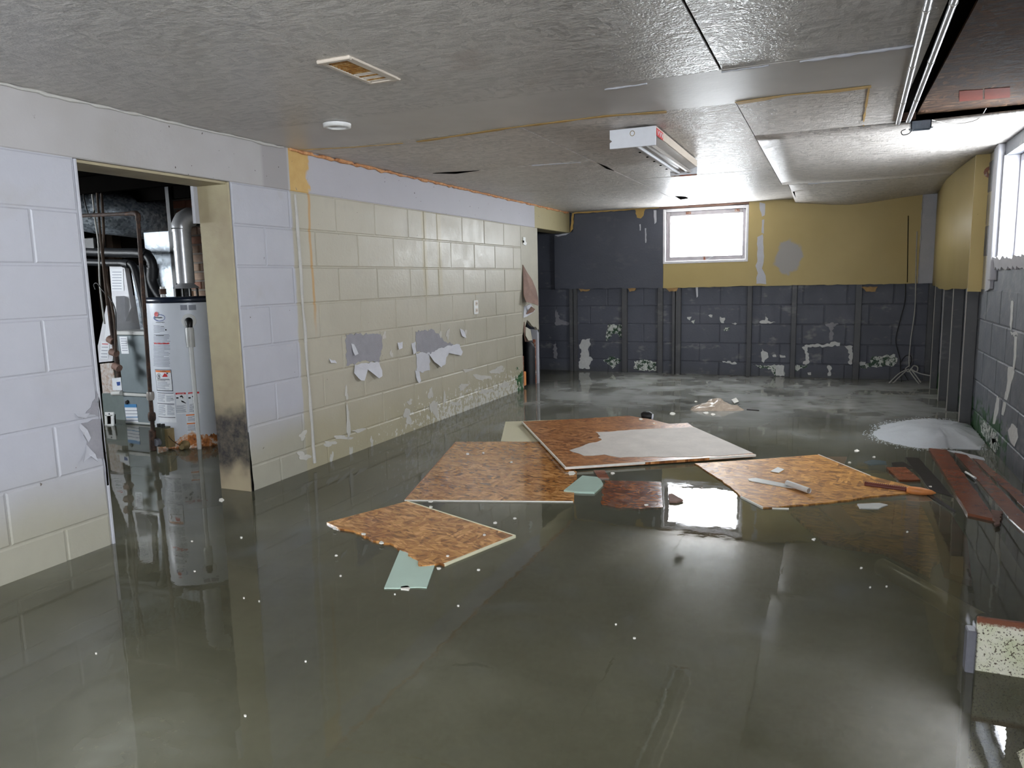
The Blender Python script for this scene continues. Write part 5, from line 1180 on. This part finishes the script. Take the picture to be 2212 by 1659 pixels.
# sunken white tube at the right
a = WA(1900, 1222, -.034); b = WA(2120, 1345, -.037)
obj('sunken_tube', MB().tube([a, a+(b-a)*.02, b], [.022, .032, .032], 18), 'tube_dim', label='long pale tube lying under the murky water at the right', category='tube')
# black cup with chewed pale rim
c = WA(1397, 906); cu = empty('black_cup', c, label='small black cup floating behind the painted strand board', category='cup')
q = Vector((.45, -.89, 0)); r_ = Vector((q.y, -q.x, 0))
obj('cup_body', MBo(cu).tube([c+Vector((-.035, 0, .022)), c+Vector((-.02, 0, .026)), c+Vector((.02, 0, .026)), c+Vector((.036, 0, .02))], [.026, .033, .034, .028], 16), 'black_rubber', cu)
obj('cup_rim', MBo(cu).tube([c+Vector((.034, 0, .02)), c+Vector((.046, .004, .018))], [.029, .024], 14), 'peel_white', cu)
# crumpled plastic bag
def crumple(name, cx, cy, w, d, h, mat, label, cat, seed, n=18, rot=0.3):
    rd = random.Random(seed); bumps = [(rd.uniform(-.7, .7), rd.uniform(-.7, .7), rd.uniform(.18, .4), rd.uniform(-.4, .8)) for _ in range(14)]
    vs = []; 
    for j in range(n+1):
        for i in range(n+1):
            s_, t_ = i/n*2-1, j/n*2-1; rr = max(abs(s_), abs(t_))
            k = 1 if rr == 0 else rr/math.hypot(s_, t_)
            x, y = s_*k*1.1, t_*k*1.1; r0 = min(1, math.hypot(x, y)/1.1)
            z = (1-r0**2.2)*(.65+sum(a*math.exp(-((x-bx)**2+(y-by)**2)/sg**2) for bx, by, sg, a in bumps)*.5)
            e = 1+.16*math.sin(3*math.atan2(y, x)+seed)+.08*math.sin(7*math.atan2(y, x))
            X, Y = x*w*e, y*d*e; vs.append((X*math.cos(rot)-Y*math.sin(rot), X*math.sin(rot)+Y*math.cos(rot), max(-.01, z*h)-.006*(r0 > .98)))
    fs = [(j*(n+1)+i, j*(n+1)+i+1, (j+1)*(n+1)+i+1, (j+1)*(n+1)+i) for j in range(n) for i in range(n)]
    vs = [(x+rd.uniform(-.006, .006), y+rd.uniform(-.006, .006), z+(rd.uniform(-.009, .009) if z > .004 else 0)) for x, y, z in vs]
    o = obj(name, MB().add(vs, fs, False), mat, label=label, category=cat); o.location = (cx, cy, 0); return o
c = WA(1545, 884); crumple('plastic_bag', c.x, c.y+.04, .19, .13, .060, 'plastic_bag', 'crumpled tan plastic bag floating before the back wall', 'bag', 3, 13)
slab('paper_scrap', [(1580, 866), (1590, 862), (1596, 870), (1586, 874)], 'flake_white', .012, .004, 'white torn scrap right of the plastic bag', 'scrap')
slab('stick', [(1613, 884), (1640, 886), (1640, 888), (1613, 886)], 'wood_black', .008, .008, 'thin dark stick with a white tip right of the plastic bag', 'stick')
# foam mound by the right wall
PXF = [(1880, 935), (1905, 918), (1950, 909), (2000, 905), (2045, 908), (2075, 914), (2100, 918), (2120, 935), (2133, 958), (2120, 968), (2080, 966), (2030, 970), (1980, 968), (1930, 960), (1895, 950)]
rd = random.Random(4); rim = [WA(u, v) for u, v in PXF]; rim = ragged(rim, .014, .02, 12); c = sum(rim, Vector())/len(rim); c.x += .06; n = len(rim); rings = 16; vs = []; fs = []
from mathutils import noise as mnoise
for j in range(rings+1):
    t = j/rings
    for p in rim:
        q = p.lerp(c, t); z = .052*min(1, t/.6)**.8*(.55+.45*sm(.25, .65, q.x))+.016*mnoise.noise(Vector((q.x*9, q.y*9, 0)))*min(1, t*3)+.005*mnoise.noise(Vector((q.x*60, q.y*60, 1)))
        vs.append((min(q.x, XR-.006), q.y, -.004 if j == 0 else max(.001, z)))
for j in range(rings):
    for i in range(n): fs.append((j*n+i, j*n+(i+1) % n, (j+1)*n+(i+1) % n, (j+1)*n+i))
mb = MB().add(vs, fs, True)
for k in range(700):   # loose bubbles along the ragged rim
    p = rim[rd.randrange(n)]; d_ = (p-c); q = p+d_*rd.gauss(.02, .05)+Vector((rd.uniform(-.02, .02), rd.uniform(-.03, .03), 0))
    if q.x > XR-.02 or (q-c).length < .05: continue
    r_ = rd.uniform(.0015, .005); mb.add([q+Vector((r_, 0, 0)), q+Vector((0, r_, 0)), q+Vector((-r_, 0, 0)), q+Vector((0, -r_, 0)), q+Vector((0, 0, r_))], [(0, 1, 4), (1, 2, 4), (2, 3, 4), (3, 0, 4)])
fo = obj('foam_scum', mb, 'foam_white', label='mound of white foam piled against the right wall', category='foam', kind='stuff')
slab('foam_streak', [(2050, 966), (2080, 962), (2120, 964), (2118, 972), (2060, 970)], 'foam_white', .004, .004, 'upper thin streak of foam in front of the foam mound', 'foam', [0, 2, 3, 4], .004, .03, 70)
slab('foam_streak', [(2046, 973), (2075, 976), (2125, 990), (2128, 995), (2085, 988)], 'foam_white', .003, .004, 'lower slanting streak of foam above the planks', 'foam', [0, 1, 3, 4], .004, .03, 71)
# mouldy stair riser at the right and its metal corner trim
sr = obj('trim_3', MB().box(.382, 2.14, ZF, XR-.002, 2.156, .146, .003), 'mold', label='mouldy white stair riser board standing in the water', category='stair', **STR)
obj('corner_trim', MB().box(.358, 2.12, ZF, .380, 2.16, .115, .003), 'grey_trim', sr)
c = WA(2196, 1645)
obj('trim_4', MB().box(.408, 1.50, ZF, XR-.002, 1.795, .012, .012), 'mold', label='mouldy white stair tread just above the water at the corner', category='stair', **STR)
slab('paper_scrap', [(2118, 1552), (2136, 1555), (2140, 1568), (2130, 1572)], 'flake_white', -.006, .004, 'pale scrap under the water in the lower right corner', 'scrap')
# loose paint flakes on the water
FL = [(478, 1081, 9), (521, 1162, 4), (527, 1293, 3), (724, 1147, 5), (785, 1159, 6), (825, 1178, 7), (931, 1100, 5), (1070, 1135, 6), (1112, 1125, 4), (1047, 1161, 4), (967, 1207, 4), (877, 1272, 14), (853, 1285, 3), (1034, 1232, 4), (948, 1229, 7), (726, 1206, 4), (736, 1245, 3), (930, 1088, 6), (1171, 960, 6), (1010, 983, 5), (1044, 981, 4), (1105, 1001, 4), (1323, 1023, 5), (1235, 1025, 12), (1396, 1092, 5), (1452, 894, 8), (1384, 913, 5), (1525, 893, 8), (1540, 896, 6), (1503, 868, 4), (1412, 922, 3), (1758, 1166, 5), (1370, 1380, 4), (1330, 1350, 3), (1960, 1058, 6), (1960, 1150, 4), (2010, 1052, 5), (1850, 975, 8), (1835, 1000, 4), (1888, 988, 4), (990, 1310, 3), (560, 1300, 3), (660, 1430, 3), (530, 1548, 4), (208, 1413, 3), (420, 1235, 3), (415, 1170, 3), (1860, 1228, 4), (1880, 1270, 3), (1915, 1268, 3)]
LM = [('the doorway', 480, 1100), ('the left wall', 300, 1300), ('the nearest strand board', 900, 1150), ('the wide wet strand board', 1060, 1020), ('the half painted strand board', 1330, 960),
      ('the plastic bag', 1540, 880), ('the golden strand board', 1760, 1040), ('the red planks', 2010, 1050), ('the mouldy stair riser', 1900, 1240), ('the open water in the foreground', 1350, 1380), ('the foam mound', 1880, 985), ('the lower left corner', 400, 1500)]
ORD = ['leftmost', 'second from left', 'third from left', 'fourth from left', 'fifth from left', 'sixth from left', 'seventh from left', 'eighth from left', 'ninth from left', 'tenth from left', 'eleventh from left', 'twelfth from left', 'thirteenth from left', 'fourteenth from left', 'fifteenth from left', 'sixteenth from left', 'seventeenth from left', 'eighteenth from left', 'nineteenth from left', 'twentieth from left']
near_ = {}
for f_ in FL: near_.setdefault(min(LM, key=lambda L: (L[1]-f_[0])**2+4*(L[2]-f_[1])**2)[0], []).append(f_)
rd = random.Random(21)
for lm, fl_ in near_.items():
    for i, (u, v, w) in enumerate(sorted(fl_)):
        k = rd.randint(5, 7); pix = [(u+w*rd.uniform(.55, 1)*math.cos(2*math.pi*j/k), v+.45*w*rd.uniform(.5, 1)*math.sin(2*math.pi*j/k)) for j in range(k)]
        top = .009 if 874 < u < 1240 and 955 < v < 1085 else (.013 if 700 < u < 1113 and 1086 < v < 1220 else (.027 if 1128 < u < 1630 and 905 < v < 1018 else .004))
        slab('paint_flake', pix, 'flake_white', top, .004, 'white paint flake by '+lm+(', '+ORD[i]+' of them' if len(fl_) > 1 else ', the only one'), 'flake', group='paint flakes afloat')
